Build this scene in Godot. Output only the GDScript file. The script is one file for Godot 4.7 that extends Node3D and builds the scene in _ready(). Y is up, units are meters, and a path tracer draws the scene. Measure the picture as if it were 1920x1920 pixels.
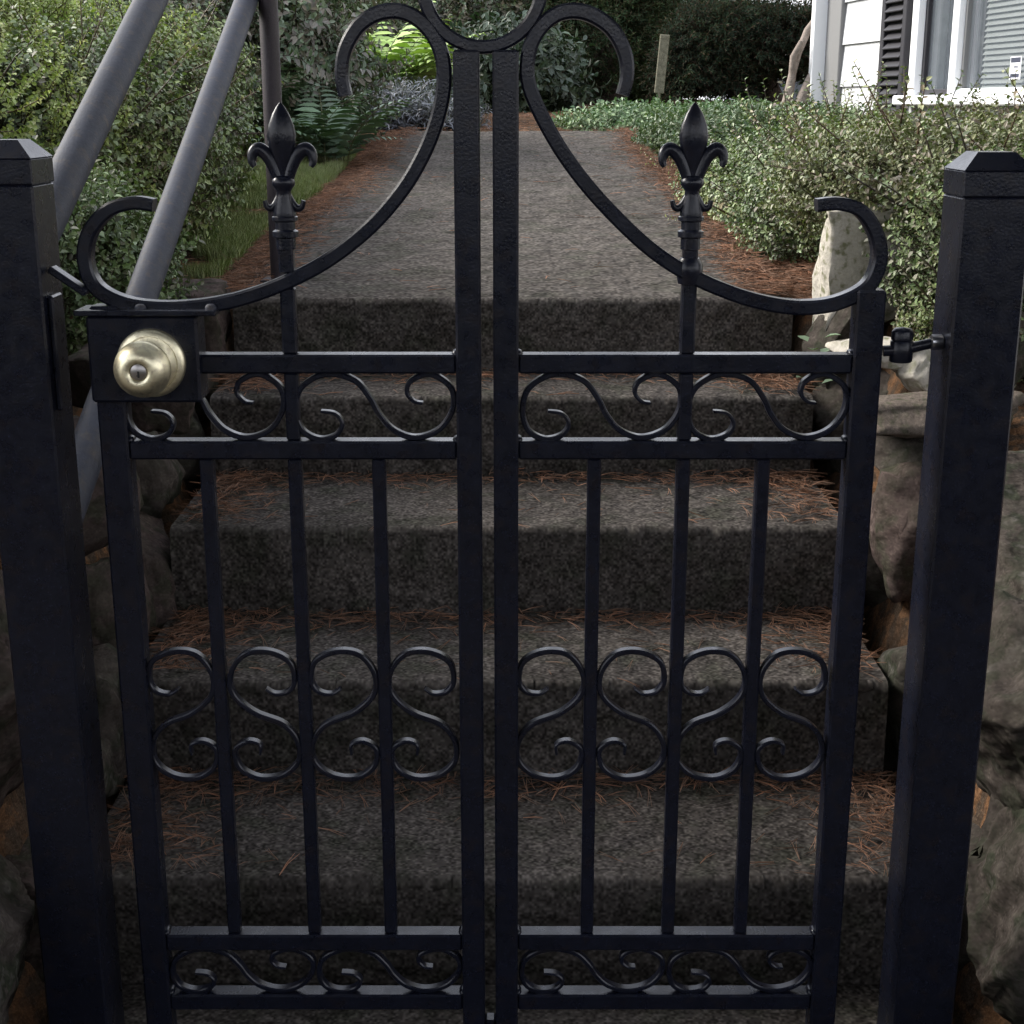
extends Node3D
# A wrought-iron garden gate at dusk; concrete steps rise behind it to a garden path, shrubs and a white house.

# ------------------------------------------------------------------ mesh builder
class MB:
	var v := PackedVector3Array()
	var n := PackedVector3Array()
	var c := PackedColorArray()
	var col := Color(1, 1, 1)
	func tri(a: Vector3, b: Vector3, d: Vector3, na: Vector3, nb: Vector3, nd: Vector3) -> void:
		var g := (d - a).cross(b - a)
		if g.length_squared() < 1e-18:
			return
		if g.dot(na + nb + nd) < 0.0:
			var t := b
			b = d
			d = t
			t = nb
			nb = nd
			nd = t
		v.append(a); v.append(b); v.append(d)
		n.append(na); n.append(nb); n.append(nd)
		c.append(col); c.append(col); c.append(col)
	func quad(a: Vector3, b: Vector3, d: Vector3, e: Vector3, na: Vector3, nb: Vector3, nd: Vector3, ne: Vector3) -> void:
		tri(a, b, d, na, nb, nd)
		tri(a, d, e, na, nd, ne)
	func flat(a: Vector3, b: Vector3, d: Vector3, e: Vector3, out: Vector3) -> void:
		var g := (d - a).cross(b - e)
		if g.length_squared() < 1e-16:
			return
		g = g.normalized()
		if g.dot(out) < 0.0:
			g = -g
		quad(a, b, d, e, g, g, g, g)
	func mesh() -> ArrayMesh:
		var arr := []
		arr.resize(Mesh.ARRAY_MAX)
		arr[Mesh.ARRAY_VERTEX] = v
		arr[Mesh.ARRAY_NORMAL] = n
		arr[Mesh.ARRAY_COLOR] = c
		var m := ArrayMesh.new()
		m.add_surface_from_arrays(Mesh.PRIMITIVE_TRIANGLES, arr)
		return m

var rng := RandomNumberGenerator.new()
var taken := {}
var M := {}

func numbered(s: String) -> String:
	if not taken.has(s):
		taken[s] = 0
		return s
	taken[s] += 1
	return "%s_%03d" % [s, taken[s]]

func thing(called: String, label: String, category: String, at := Vector3.ZERO, group := "", kind := "") -> Node3D:
	var o := Node3D.new()
	o.name = numbered(called)
	add_child(o)
	o.position = at
	tag(o, label, category, group, kind)
	return o

func tag(o: Node3D, label: String, category := "", group := "", kind := "") -> void:
	if label != "": o.set_meta("label", label)
	if category != "": o.set_meta("category", category)
	if group != "": o.set_meta("group", group)
	if kind != "": o.set_meta("kind", kind)

func part(called: String, m: Mesh, mat: Material, parent: Node3D, at := Vector3.ZERO) -> MeshInstance3D:
	var o := MeshInstance3D.new()
	o.mesh = m
	o.material_override = mat
	if parent == self:
		o.name = numbered(called)
		add_child(o)
	else:
		o.name = called
		parent.add_child(o, true)
	o.position = at
	return o

# ------------------------------------------------------------------ shapes
func box(mb: MB, mn: Vector3, mx: Vector3, ch := 0.002, xf := Transform3D.IDENTITY) -> void:
	# box with chamfered edges
	var ce := (mn + mx) * 0.5
	var h := (mx - mn) * 0.5
	ch = minf(ch, minf(h.x, minf(h.y, h.z)) * 0.9)
	var P := func(sx: float, sy: float, sz: float, ax: int) -> Vector3:
		var p := Vector3(sx * h.x, sy * h.y, sz * h.z)
		for k in 3:
			if k != ax:
				p[k] -= signf(p[k]) * ch
		return xf * (ce + p)
	var B := xf.basis
	for ax in 3:
		var u := (ax + 1) % 3
		var w := (ax + 2) % 3
		for s in [-1.0, 1.0]:
			var q := []
			for k in [[-1.0, -1.0], [1.0, -1.0], [1.0, 1.0], [-1.0, 1.0]]:
				var sg := Vector3.ZERO
				sg[ax] = s; sg[u] = k[0]; sg[w] = k[1]
				q.append(P.call(sg.x, sg.y, sg.z, ax))
			var nn := Vector3.ZERO
			nn[ax] = s
			mb.flat(q[0], q[1], q[2], q[3], B * nn)
	for ax in 3:   # edges along axis ax
		var u := (ax + 1) % 3
		var w := (ax + 2) % 3
		for su in [-1.0, 1.0]:
			for sw in [-1.0, 1.0]:
				var a := Vector3.ZERO; a[ax] = -1.0; a[u] = su; a[w] = sw
				var b := a; b[ax] = 1.0
				var nn := Vector3.ZERO; nn[u] = su; nn[w] = sw
				mb.flat(P.call(a.x, a.y, a.z, u), P.call(b.x, b.y, b.z, u), P.call(b.x, b.y, b.z, w), P.call(a.x, a.y, a.z, w), B * nn)
	for sx in [-1.0, 1.0]:
		for sy in [-1.0, 1.0]:
			for sz in [-1.0, 1.0]:
				var nn: Vector3 = (B * Vector3(sx, sy, sz)).normalized()
				mb.tri(P.call(sx, sy, sz, 0), P.call(sx, sy, sz, 1), P.call(sx, sy, sz, 2), nn, nn, nn)

func box_mesh(mn: Vector3, mx: Vector3, ch := 0.002) -> ArrayMesh:
	var mb := MB.new()
	box(mb, mn, mx, ch)
	return mb.mesh()

func catmull(p: PackedVector2Array, per: int) -> PackedVector2Array:
	var o := PackedVector2Array()
	for i in p.size() - 1:
		var a := p[maxi(i - 1, 0)]
		var b := p[i]
		var c := p[i + 1]
		var d := p[mini(i + 2, p.size() - 1)]
		for k in per:
			o.append(b.cubic_interpolate(c, a, d, float(k) / per))
	o.append(p[p.size() - 1])
	return o

func sweep(mb: MB, p: PackedVector2Array, th: float, dp: float, ch := 0.002, closed := false, zc := 0.0, taper := 1.0) -> void:
	# rectangular bar swept along a curve in the gate's plane
	var N := p.size()
	var rings := []
	var nrm := []
	for i in N:
		var t: Vector2
		if closed:
			t = (p[(i + 1) % N] - p[(i - 1 + N) % N]).normalized()
		else:
			t = (p[mini(i + 1, N - 1)] - p[maxi(i - 1, 0)]).normalized()
		var q := Vector2(-t.y, t.x)
		var e := minf(float(i), float(N - 1 - i)) / (N * 0.16)
		var k := 1.0 if closed else lerpf(taper, 1.0, clampf(e, 0, 1))
		var a := th * 0.5 * k
		var b := dp * 0.5
		var sec := [[a, b - ch], [a - ch, b], [-a + ch, b], [-a, b - ch], [-a, -b + ch], [-a + ch, -b], [a - ch, -b], [a, -b + ch]]
		var r := []
		for s in sec:
			r.append(Vector3(p[i].x + q.x * s[0], p[i].y + q.y * s[0], zc + s[1]))
		rings.append(r)
		var nn := []
		for s in [[1, 1], [0, 1], [-1, 1], [-1, 0], [-1, -1], [0, -1], [1, -1], [1, 0]]:
			nn.append(Vector3(q.x * s[0], q.y * s[0], s[1]).normalized())
		nrm.append(nn)
	for i in (N if closed else N - 1):
		var j := (i + 1) % N
		for s in 8:
			var s2 := (s + 1) % 8
			mb.quad(rings[i][s], rings[j][s], rings[j][s2], rings[i][s2], nrm[i][s], nrm[j][s], nrm[j][s], nrm[i][s])
	if not closed:
		for e in [0, N - 1]:
			var t2 := (p[1] - p[0]).normalized() * -1.0 if e == 0 else (p[N - 1] - p[N - 2]).normalized()
			var nn := Vector3(t2.x, t2.y, 0)
			var r: Array = rings[e]
			for s in range(1, 7):
				mb.tri(r[0], r[s], r[s + 1], nn, nn, nn)

func tube(mb: MB, p: Array, r: Array, seg := 12, cap := true) -> void:
	var N := p.size()
	var T := []
	for i in N:
		T.append(((p[mini(i + 1, N - 1)] as Vector3) - (p[maxi(i - 1, 0)] as Vector3)).normalized())
	var t0: Vector3 = T[0]
	var u := t0.cross(Vector3(0, 1, 0) if absf(t0.y) < 0.9 else Vector3(1, 0, 0)).normalized()
	var rp := []
	var rn := []
	for i in N:
		var t: Vector3 = T[i]
		u = (u - t * u.dot(t)).normalized()
		var w := t.cross(u)
		var a := []
		var b := []
		for k in seg:
			var an := TAU * k / seg
			var d := u * cos(an) + w * sin(an)
			a.append((p[i] as Vector3) + d * float(r[i]))
			b.append(d)
		rp.append(a)
		rn.append(b)
	for i in N - 1:
		for k in seg:
			var k2 := (k + 1) % seg
			mb.quad(rp[i][k], rp[i + 1][k], rp[i + 1][k2], rp[i][k2], rn[i][k], rn[i + 1][k], rn[i + 1][k2], rn[i][k2])
	if cap:
		for e in [0, N - 1]:
			var nn: Vector3 = -T[0] if e == 0 else T[N - 1]
			for k in seg:
				mb.tri(p[e], rp[e][k], rp[e][(k + 1) % seg], nn, nn, nn)

func lathe(mb: MB, prof: Array, seg: int, xf := Transform3D.IDENTITY) -> void:
	# prof: [radius, height] pairs along local y
	var S := prof.size() - 1
	var sn := []
	for i in S:
		sn.append(Vector2(prof[i + 1][1] - prof[i][1], -(prof[i + 1][0] - prof[i][0])).normalized())
	for i in S:
		var na: Vector2 = sn[i]
		var nb: Vector2 = sn[i]
		if i > 0 and na.dot(sn[i - 1]) > 0.6: na = (na + sn[i - 1]).normalized()
		if i < S - 1 and nb.dot(sn[i + 1]) > 0.6: nb = (nb + sn[i + 1]).normalized()
		for k in seg:
			var a0 := TAU * k / seg
			var a1 := TAU * (k + 1) / seg
			var d0 := Vector3(cos(a0), 0, sin(a0))
			var d1 := Vector3(cos(a1), 0, sin(a1))
			var y0 := Vector3(0, prof[i][1], 0)
			var y1 := Vector3(0, prof[i + 1][1], 0)
			var B := xf.basis.inverse().transposed()
			mb.quad(xf * (d0 * prof[i][0] + y0), xf * (d0 * prof[i + 1][0] + y1), xf * (d1 * prof[i + 1][0] + y1), xf * (d1 * prof[i][0] + y0),
				(B * (d0 * na.x + Vector3(0, na.y, 0))).normalized(), (B * (d0 * nb.x + Vector3(0, nb.y, 0))).normalized(), (B * (d1 * nb.x + Vector3(0, nb.y, 0))).normalized(), (B * (d1 * na.x + Vector3(0, na.y, 0))).normalized())

func rock_mesh(size: Vector3, seed_: int, boxy := 0.6, rough := 0.18, K := 10) -> ArrayMesh:
	# lumpy stone: a rounded box pushed in and out by noise, with a few broken faces
	var nz := FastNoiseLite.new()
	nz.seed = seed_
	nz.frequency = 0.9
	nz.fractal_octaves = 4
	var R := RandomNumberGenerator.new()
	R.seed = seed_ * 7 + 1
	var cuts := []
	for k in 11:
		cuts.append([Vector3(R.randfn(), R.randfn(), R.randfn()).normalized(), R.randf_range(0.66, 0.95)])
	var st := SurfaceTool.new()
	st.begin(Mesh.PRIMITIVE_TRIANGLES)
	st.set_smooth_group(0)
	for ax in 3:
		for s in [-1.0, 1.0]:
			var g := []
			for i in K + 1:
				var row := []
				for j in K + 1:
					var q := Vector3.ZERO
					q[ax] = s
					q[(ax + 1) % 3] = 2.0 * i / K - 1.0
					q[(ax + 2) % 3] = 2.0 * j / K - 1.0
					var sp := q.normalized()
					var p := sp.lerp(q, boxy) if boxy < 1.0 else q
					for cu in cuts:
						var dd: float = p.dot(cu[0]) - cu[1]
						if dd > 0.0: p -= (cu[0] as Vector3) * dd * 0.9
					p *= 1.0 + rough * nz.get_noise_3dv(sp * 1.6 + Vector3(seed_, 0, 0)) + rough * 0.35 * nz.get_noise_3dv(sp * 6.0)
					row.append(p * size * 0.5)
				g.append(row)
			for i in K:
				for j in K:
					var a: Vector3 = g[i][j]
					var b: Vector3 = g[i + 1][j]
					var c: Vector3 = g[i + 1][j + 1]
					var d: Vector3 = g[i][j + 1]
					for t in [[a, b, c], [a, c, d]]:
						if ((t[2] as Vector3) - (t[0] as Vector3)).cross((t[1] as Vector3) - (t[0] as Vector3)).dot((t[0] as Vector3)) < 0.0:
							st.add_vertex(t[0]); st.add_vertex(t[2]); st.add_vertex(t[1])
						else:
							st.add_vertex(t[0]); st.add_vertex(t[1]); st.add_vertex(t[2])
	st.generate_normals()
	return st.commit()

# ------------------------------------------------------------------ materials
func s_rgb(r: float, g: float, b: float) -> Color:
	return Color(r, g, b).linear_to_srgb()

func noise_img(size: int, freq: float, oct: int, sd: int, type := FastNoiseLite.TYPE_SIMPLEX_SMOOTH) -> Image:
	var f := FastNoiseLite.new()
	f.noise_type = type
	f.seed = sd
	f.frequency = freq
	f.fractal_octaves = oct
	return f.get_seamless_image(size, size)

func grain_tex(size: int, sd: int, base: Color, vary: float, blotch: Array, speck: Array, freqs := [0.012, 0.09]) -> ImageTexture:
	# base tone, broad variation, blotches of another colour, light and dark grains (all linear colours)
	var a := noise_img(size, freqs[0], 4, sd)
	var b := noise_img(size, freqs[1], 3, sd + 5)
	var d := noise_img(size, 0.03, 5, sd + 9)
	var im := Image.create(size, size, true, Image.FORMAT_RGB8)
	var R := RandomNumberGenerator.new()
	R.seed = sd
	for y in size:
		for x in size:
			var k := 1.0 + vary * (a.get_pixel(x, y).r - 0.5) * 2.0 + vary * 1.1 * (b.get_pixel(x, y).r - 0.5) * 2.0
			var c := base * k
			var w := d.get_pixel(x, y).r
			for bl in blotch:     # [colour, from, to]
				c = c.lerp(bl[0] * (0.6 + 0.4 * k), clampf((w - bl[1]) / (bl[2] - bl[1]), 0, 1))
			var r := R.randf()
			if r < speck[0]: c = c * speck[1]
			elif r > 1.0 - speck[2]: c = c * speck[3]
			im.set_pixel(x, y, Color(clampf(c.r, 0, 1), clampf(c.g, 0, 1), clampf(c.b, 0, 1)).linear_to_srgb())
	im.generate_mipmaps()
	return ImageTexture.create_from_image(im)

func bump_tex(size: int, sd: int, freq: float, oct: int, strength: float) -> ImageTexture:
	var im := noise_img(size, freq, oct, sd)
	im.convert(Image.FORMAT_RGBA8)
	im.bump_map_to_normal_map(strength)
	im.generate_mipmaps()
	return ImageTexture.create_from_image(im)

func rough_tex(sd: int, lo: float, hi: float) -> ImageTexture:
	var im := noise_img(256, 0.03, 5, sd)
	im.convert(Image.FORMAT_RGB8)
	for y in 256:
		for x in 256:
			var k := lerpf(lo, hi, clampf((im.get_pixel(x, y).r - 0.3) / 0.4, 0, 1))
			im.set_pixel(x, y, Color(k, k, k))
	im.generate_mipmaps()
	return ImageTexture.create_from_image(im)

func mat(c: Color, rough := 0.7, metal := 0.0) -> StandardMaterial3D:
	var m := StandardMaterial3D.new()
	m.albedo_color = c
	m.roughness = rough
	m.metallic = metal
	return m

func tri_mat(tex: Texture2D, nrm: Texture2D, scale: float, rough := 0.9, nscale := 1.0, vcol := false) -> StandardMaterial3D:
	var m := StandardMaterial3D.new()
	m.albedo_texture = tex
	m.roughness = rough
	m.uv1_triplanar = true
	m.uv1_world_triplanar = true
	m.uv1_scale = Vector3.ONE * scale
	if nrm:
		m.normal_enabled = true
		m.normal_texture = nrm
		m.normal_scale = nscale
	m.vertex_color_use_as_albedo = vcol
	if rough > 0.85: m.metallic_specular = 0.12     # porous: hardly any sheen
	return m

func leaf_mat(rough := 0.5) -> StandardMaterial3D:
	var m := mat(Color(1, 1, 1), rough)
	m.vertex_color_use_as_albedo = true
	m.cull_mode = BaseMaterial3D.CULL_DISABLED
	m.backlight_enabled = true
	m.backlight = Color(0.42, 0.5, 0.2)
	return m

func make_materials() -> void:
	var nfine := bump_tex(512, 3, 0.11, 3, 3.0)
	var nmid := bump_tex(512, 4, 0.035, 5, 6.0)
	M.iron = tri_mat(grain_tex(256, 11, Color(0.006, 0.0072, 0.014), 0.2, [[Color(0.009, 0.0085, 0.013), 0.6, 0.8]], [0.02, 0.6, 0.010, 4.0]), nfine, 4.0, 0.28, 0.11)
	M.iron.metallic_specular = 0.4
	M.iron.roughness = 0.34
	M.iron.roughness_texture = rough_tex(41, 0.78, 1.0)
	M.pipe = tri_mat(grain_tex(256, 12, Color(0.040, 0.044, 0.060), 0.2, [[Color(0.075, 0.065, 0.06), 0.68, 0.8]], [0.02, 0.75, 0.02, 1.2]), nfine, 4.0, 0.6, 0.25)
	M.pipe.metallic_specular = 0.3
	M.pole = tri_mat(grain_tex(256, 13, Color(0.028, 0.02, 0.026), 0.25, [], [0.02, 0.75, 0.02, 1.2]), nfine, 4.0, 0.55, 0.3)
	M.brass = tri_mat(grain_tex(256, 77, Color(0.86, 0.79, 0.56), 0.1, [[Color(0.55, 0.48, 0.34), 0.6, 0.8]], [0.02, 0.8, 0.0, 1.0]), nfine, 9.0, 0.42, 0.25)
	M.brass.metallic = 1.0
	M.brass.uv1_world_triplanar = false
	M.steel = mat(s_rgb(0.36, 0.34, 0.33), 0.35, 1.0)
	M.dark = mat(s_rgb(0.01, 0.01, 0.01), 0.8)
	M.nut = mat(s_rgb(0.5, 0.5, 0.52), 0.3, 1.0)
	M.path = tri_mat(grain_tex(512, 21, Color(0.074, 0.066, 0.059), 0.2, [[Color(0.056, 0.053, 0.044), 0.55, 0.8]], [0.24, 0.42, 0.2, 1.8], [0.006, 0.2]), nmid, 0.36, 0.92, 0.7)
	M.step = tri_mat(grain_tex(512, 22, Color(0.070, 0.062, 0.056), 0.3, [[Color(0.050, 0.048, 0.039), 0.5, 0.8]], [0.24, 0.4, 0.18, 1.9], [0.008, 0.16]), nmid, 0.55, 0.92, 0.9)
	M.stone = tri_mat(grain_tex(512, 23, Color(0.074, 0.056, 0.051), 0.45, [[Color(0.045, 0.044, 0.032), 0.5, 0.62]], [0.12, 0.6, 0.1, 1.6]), nmid, 0.8, 0.9, 1.0)
	M.stone2 = tri_mat(grain_tex(512, 24, Color(0.058, 0.049, 0.043), 0.5, [[Color(0.034, 0.037, 0.026), 0.5, 0.62], [Color(0.085, 0.08, 0.07), 0.7, 0.78]], [0.12, 0.6, 0.1, 1.6]), nmid, 0.8, 0.9, 1.0)
	M.pale = tri_mat(grain_tex(512, 25, Color(0.44, 0.41, 0.36), 0.16, [[Color(0.16, 0.165, 0.09), 0.55, 0.8]], [0.06, 0.75, 0.04, 1.2]), nmid, 2.2, 0.9, 0.6)
	M.tan = tri_mat(grain_tex(512, 33, Color(0.125, 0.103, 0.087), 0.3, [[Color(0.06, 0.062, 0.04), 0.55, 0.75]], [0.12, 0.6, 0.08, 1.4]), nmid, 2.2, 0.9, 0.8)
	M.soil = tri_mat(grain_tex(512, 26, Color(0.062, 0.045, 0.033), 0.4, [[Color(0.14, 0.075, 0.04), 0.52, 0.62]], [0.15, 0.5, 0.12, 1.9], [0.01, 0.2]), nmid, 1.3, 0.95, 1.2)
	M.bark = tri_mat(grain_tex(256, 27, Color(0.07, 0.055, 0.045), 0.5, [], [0.1, 0.6, 0.08, 1.5], [0.03, 0.2]), nmid, 3.0, 0.9, 1.0)
	M.drift = tri_mat(grain_tex(256, 28, Color(0.26, 0.22, 0.19), 0.3, [], [0.1, 0.7, 0.05, 1.3], [0.03, 0.2]), nmid, 5.0, 0.9, 1.0)
	M.stake = tri_mat(grain_tex(256, 29, Color(0.17, 0.16, 0.12), 0.3, [], [0.1, 0.7, 0.05, 1.3], [0.03, 0.2]), nmid, 5.0, 0.9, 1.0)
	M.siding = tri_mat(grain_tex(256, 30, Color(0.52, 0.53, 0.54), 0.06, [[Color(0.40, 0.41, 0.41), 0.45, 0.95]], [0.02, 0.9, 0.0, 1.0]), nfine, 1.2, 0.6, 0.15)
	M.trim = mat(s_rgb(0.82, 0.83, 0.84), 0.5)
	M.greytrim = mat(s_rgb(0.16, 0.16, 0.16), 0.6)
	M.shutter = mat(s_rgb(0.014, 0.013, 0.018), 0.55)
	M.blind = mat(s_rgb(0.15, 0.165, 0.16), 0.6)
	M.room = mat(s_rgb(0.03, 0.03, 0.035), 0.9)
	M.glass = mat(Color(0.75, 0.8, 0.85, 0.06), 0.03)
	M.glass.transparency = BaseMaterial3D.TRANSPARENCY_ALPHA
	M.glass.metallic_specular = 0.4
	M.roof = mat(s_rgb(0.06, 0.055, 0.055), 0.9)
	M.paper = mat(s_rgb(0.75, 0.76, 0.8), 0.5)
	M.ink = mat(s_rgb(0.03, 0.035, 0.06), 0.5)
	M.carpaint = mat(s_rgb(0.72, 0.73, 0.75), 0.25)
	M.carpaint.clearcoat_enabled = true
	M.rubber = mat(s_rgb(0.012, 0.012, 0.012), 0.8)
	M.carglass = mat(s_rgb(0.015, 0.018, 0.02), 0.08)
	M.asphalt = tri_mat(grain_tex(256, 31, Color(0.055, 0.053, 0.05), 0.2, [], [0.1, 0.7, 0.1, 1.4]), nfine, 1.0, 0.9, 0.6)
	M.leaf = leaf_mat(0.5)
	M.dull_leaf = leaf_mat(0.75)
	M.dull_leaf.metallic_specular = 0.15
	M.needle = leaf_mat(0.7)
	M.needle.backlight_enabled = false
	M.needle.metallic_specular = 0.15

# ------------------------------------------------------------------ the lie of the land
const STEP_Z := [-0.184, -0.517, -0.842, -1.217, -1.481]
const RISE := 0.165
const SLOPE := 0.0787
const PATH_END := -5.14

func path_y(z: float) -> float:
	return 0.825 + SLOPE * (-1.481 - z)

var land_noise := FastNoiseLite.new()

func land(x: float, z: float) -> float:
	# height of the soil
	var bump := 0.025 * land_noise.get_noise_2d(x * 60, z * 60)
	if z > -0.05:
		return -0.012
	var far := path_y(maxf(z, -6.0)) + maxf(0.0, -6.0 - z) * 0.03 * (1.0 if z > -9.5 else 0.0)
	if z <= -9.5:
		far = path_y(-6.0) + 0.105 - clampf((-9.5 - z) / 1.8, 0, 1) * 0.95
	far = maxf(far, -0.4)
	var ax := absf(x)
	if z < -1.47 and not (ax < 0.64 and z > -1.56):
		var side := clampf((ax - 0.62) / 0.5, 0, 1) * 0.03
		return far - 0.03 + side * (1.0 if z > -6.0 else 0.0) + bump * clampf((ax - 0.6) * 4.0, 0, 1)
	var bank := lerpf(0.42, 0.80, clampf((-0.05 - z) / 1.42, 0, 1)) * clampf((-0.05 - z) / 0.18, 0, 1)
	if ax < 0.64:
		var k := 0
		for s in 5:
			if z < STEP_Z[s]: k = s + 1
		return RISE * k - 0.19
	return lerpf(RISE * floorf(clampf((-z - 0.1) / 0.33, 0, 4)) - 0.1, bank, clampf((ax - 0.64) / 0.16, 0, 1)) + bump

func ground_y(x: float, z: float) -> float:
	# top of whatever lies there: step, path or soil
	if absf(x) < 0.62 and z < -0.184 and z >= -1.481:
		for s in [3, 2, 1, 0]:
			if z < STEP_Z[s]: return RISE * (s + 1)
	if z < -1.47 and z > PATH_END and x > path_l(z) and x < path_r(z):
		return path_y(z)
	return land(x, z)

func path_l(z: float) -> float:
	return lerpf(-0.615, -0.50, clampf((-1.481 - z) / 3.6, 0, 1)) + 0.012 * sin(z * 3.1)

func path_r(z: float) -> float:
	return lerpf(0.60, 0.53, clampf((-1.481 - z) / 3.6, 0, 1)) + 0.012 * sin(z * 2.3 + 1.0)

# ------------------------------------------------------------------ leaves
func leaf_into(mb: MB, base: Vector3, dir: Vector3, up: Vector3, len: float, wid: float, fold := 0.25) -> void:
	var side := dir.cross(up).normalized()
	var nn := side.cross(dir).normalized()
	var m1 := base + dir * len * 0.35
	var m2 := base + dir * len * 0.7 - nn * len * 0.04
	var tip := base + dir * len - nn * len * 0.12
	for s in [-1.0, 1.0]:
		var a: Vector3 = m1 + side * wid * 0.5 * s + nn * wid * fold
		var b: Vector3 = m2 + side * wid * 0.38 * s + nn * wid * fold * 0.8
		var n2: Vector3 = (nn - side * s * fold).normalized()
		mb.tri(base, a, m1, n2, n2, n2)
		mb.quad(m1, a, b, m2, n2, n2, n2, n2)
		mb.tri(m2, b, tip, n2, n2, n2)

func sprig_mesh(sd: int, leaves: int, length: float, ll: float, lw: float, tones: Array, spread := 0.9) -> ArrayMesh:
	# a twig along +y with leaves round it
	var R := RandomNumberGenerator.new()
	R.seed = sd
	var mb := MB.new()
	var bend := Vector3(R.randfn(), 0, R.randfn()) * 0.25
	var at := func(t: float) -> Vector3: return Vector3(bend.x * t * t, t, bend.z * t * t) * length
	mb.col = Color(0.07, 0.045, 0.03)
	var pts := []
	var rad := []
	for k in 4:
		pts.append(at.call(k / 3.0))
		rad.append(length * 0.012 * (1.2 - k / 3.0))
	tube(mb, pts, rad, 4, false)
	for k in leaves:
		var t := (k + 0.5) / leaves
		var an := k * 2.4 + R.randf() * 0.8
		var out := Vector3(cos(an), 0, sin(an))
		var dir := (out * spread + Vector3(0, R.randf_range(0.2, 0.9), 0) + Vector3(R.randfn(), R.randfn(), R.randfn()) * 0.22).normalized()
		var up := (Vector3(0, 1, 0) - out * 0.2 + Vector3(R.randfn(), R.randfn(), R.randfn()) * 0.3).normalized()
		var c: Color = tones[R.randi() % tones.size()]
		var f := R.randf_range(0.75, 1.25)
		mb.col = Color(c.r * f, c.g * f, c.b * f)
		var sz := R.randf_range(0.75, 1.15)
		leaf_into(mb, at.call(t), dir, up, ll * sz, lw * sz)
	return mb.mesh()

func frond_mesh(sd: int, length: float, pinna: float, tones: Array, arch := 0.55) -> ArrayMesh:
	# fern frond rising along +y and arching over towards +x
	var R := RandomNumberGenerator.new()
	R.seed = sd
	var mb := MB.new()
	var N := 16
	var pts := []
	var rad := []
	for k in N + 1:
		var t := float(k) / N
		pts.append(Vector3(arch * length * t * t, length * (t - 0.45 * t * t * arch), 0))
		rad.append(0.0025 * (1.1 - t))
	mb.col = Color(0.1, 0.1, 0.04)
	tube(mb, pts, rad, 4, false)
	for k in range(2, N + 1):
		var t := float(k) / N
		var tan: Vector3 = ((pts[mini(k + 1, N)] as Vector3) - (pts[k - 1] as Vector3)).normalized()
		var pl := pinna * sin(PI * clampf(t * 0.85 + 0.12, 0, 1)) * R.randf_range(0.85, 1.1)
		for s in [-1.0, 1.0]:
			var dir: Vector3 = (Vector3(0, 0, s) + tan * 0.45 + Vector3(0, -0.15, 0)).normalized()
			var up: Vector3 = tan.cross(Vector3(0, 0, 1)).normalized() * -1.0
			var c: Color = tones[R.randi() % tones.size()]
			mb.col = c * R.randf_range(0.8, 1.2)
			leaf_into(mb, pts[k], dir, up + Vector3(0.01, 0.2, 0), pl, pl * 0.22 + 0.004, 0.15)
	return mb.mesh()

func multi(called: String, m: Mesh, mat_: Material, parent: Node3D, xf: Array, cols: Array) -> MultiMeshInstance3D:
	var mm := MultiMesh.new()
	mm.transform_format = MultiMesh.TRANSFORM_3D
	mm.use_colors = true
	mm.mesh = m
	mm.instance_count = xf.size()
	for i in xf.size():
		mm.set_instance_transform(i, xf[i])
		mm.set_instance_color(i, cols[i])
	var o := MultiMeshInstance3D.new()
	o.multimesh = mm
	o.material_override = mat_
	if parent == self:
		o.name = numbered(called)
		add_child(o)
	else:
		o.name = called
		parent.add_child(o, true)
	return o

func basis_y(dir: Vector3, spin: float, sc: float) -> Basis:
	var y := dir.normalized()
	var x := y.cross(Vector3(0.31, 0.2, 0.93)).normalized()
	var z := x.cross(y)
	return (Basis(x, y, z) * Basis(Vector3.UP, spin)).scaled_local(Vector3.ONE * sc)

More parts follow.
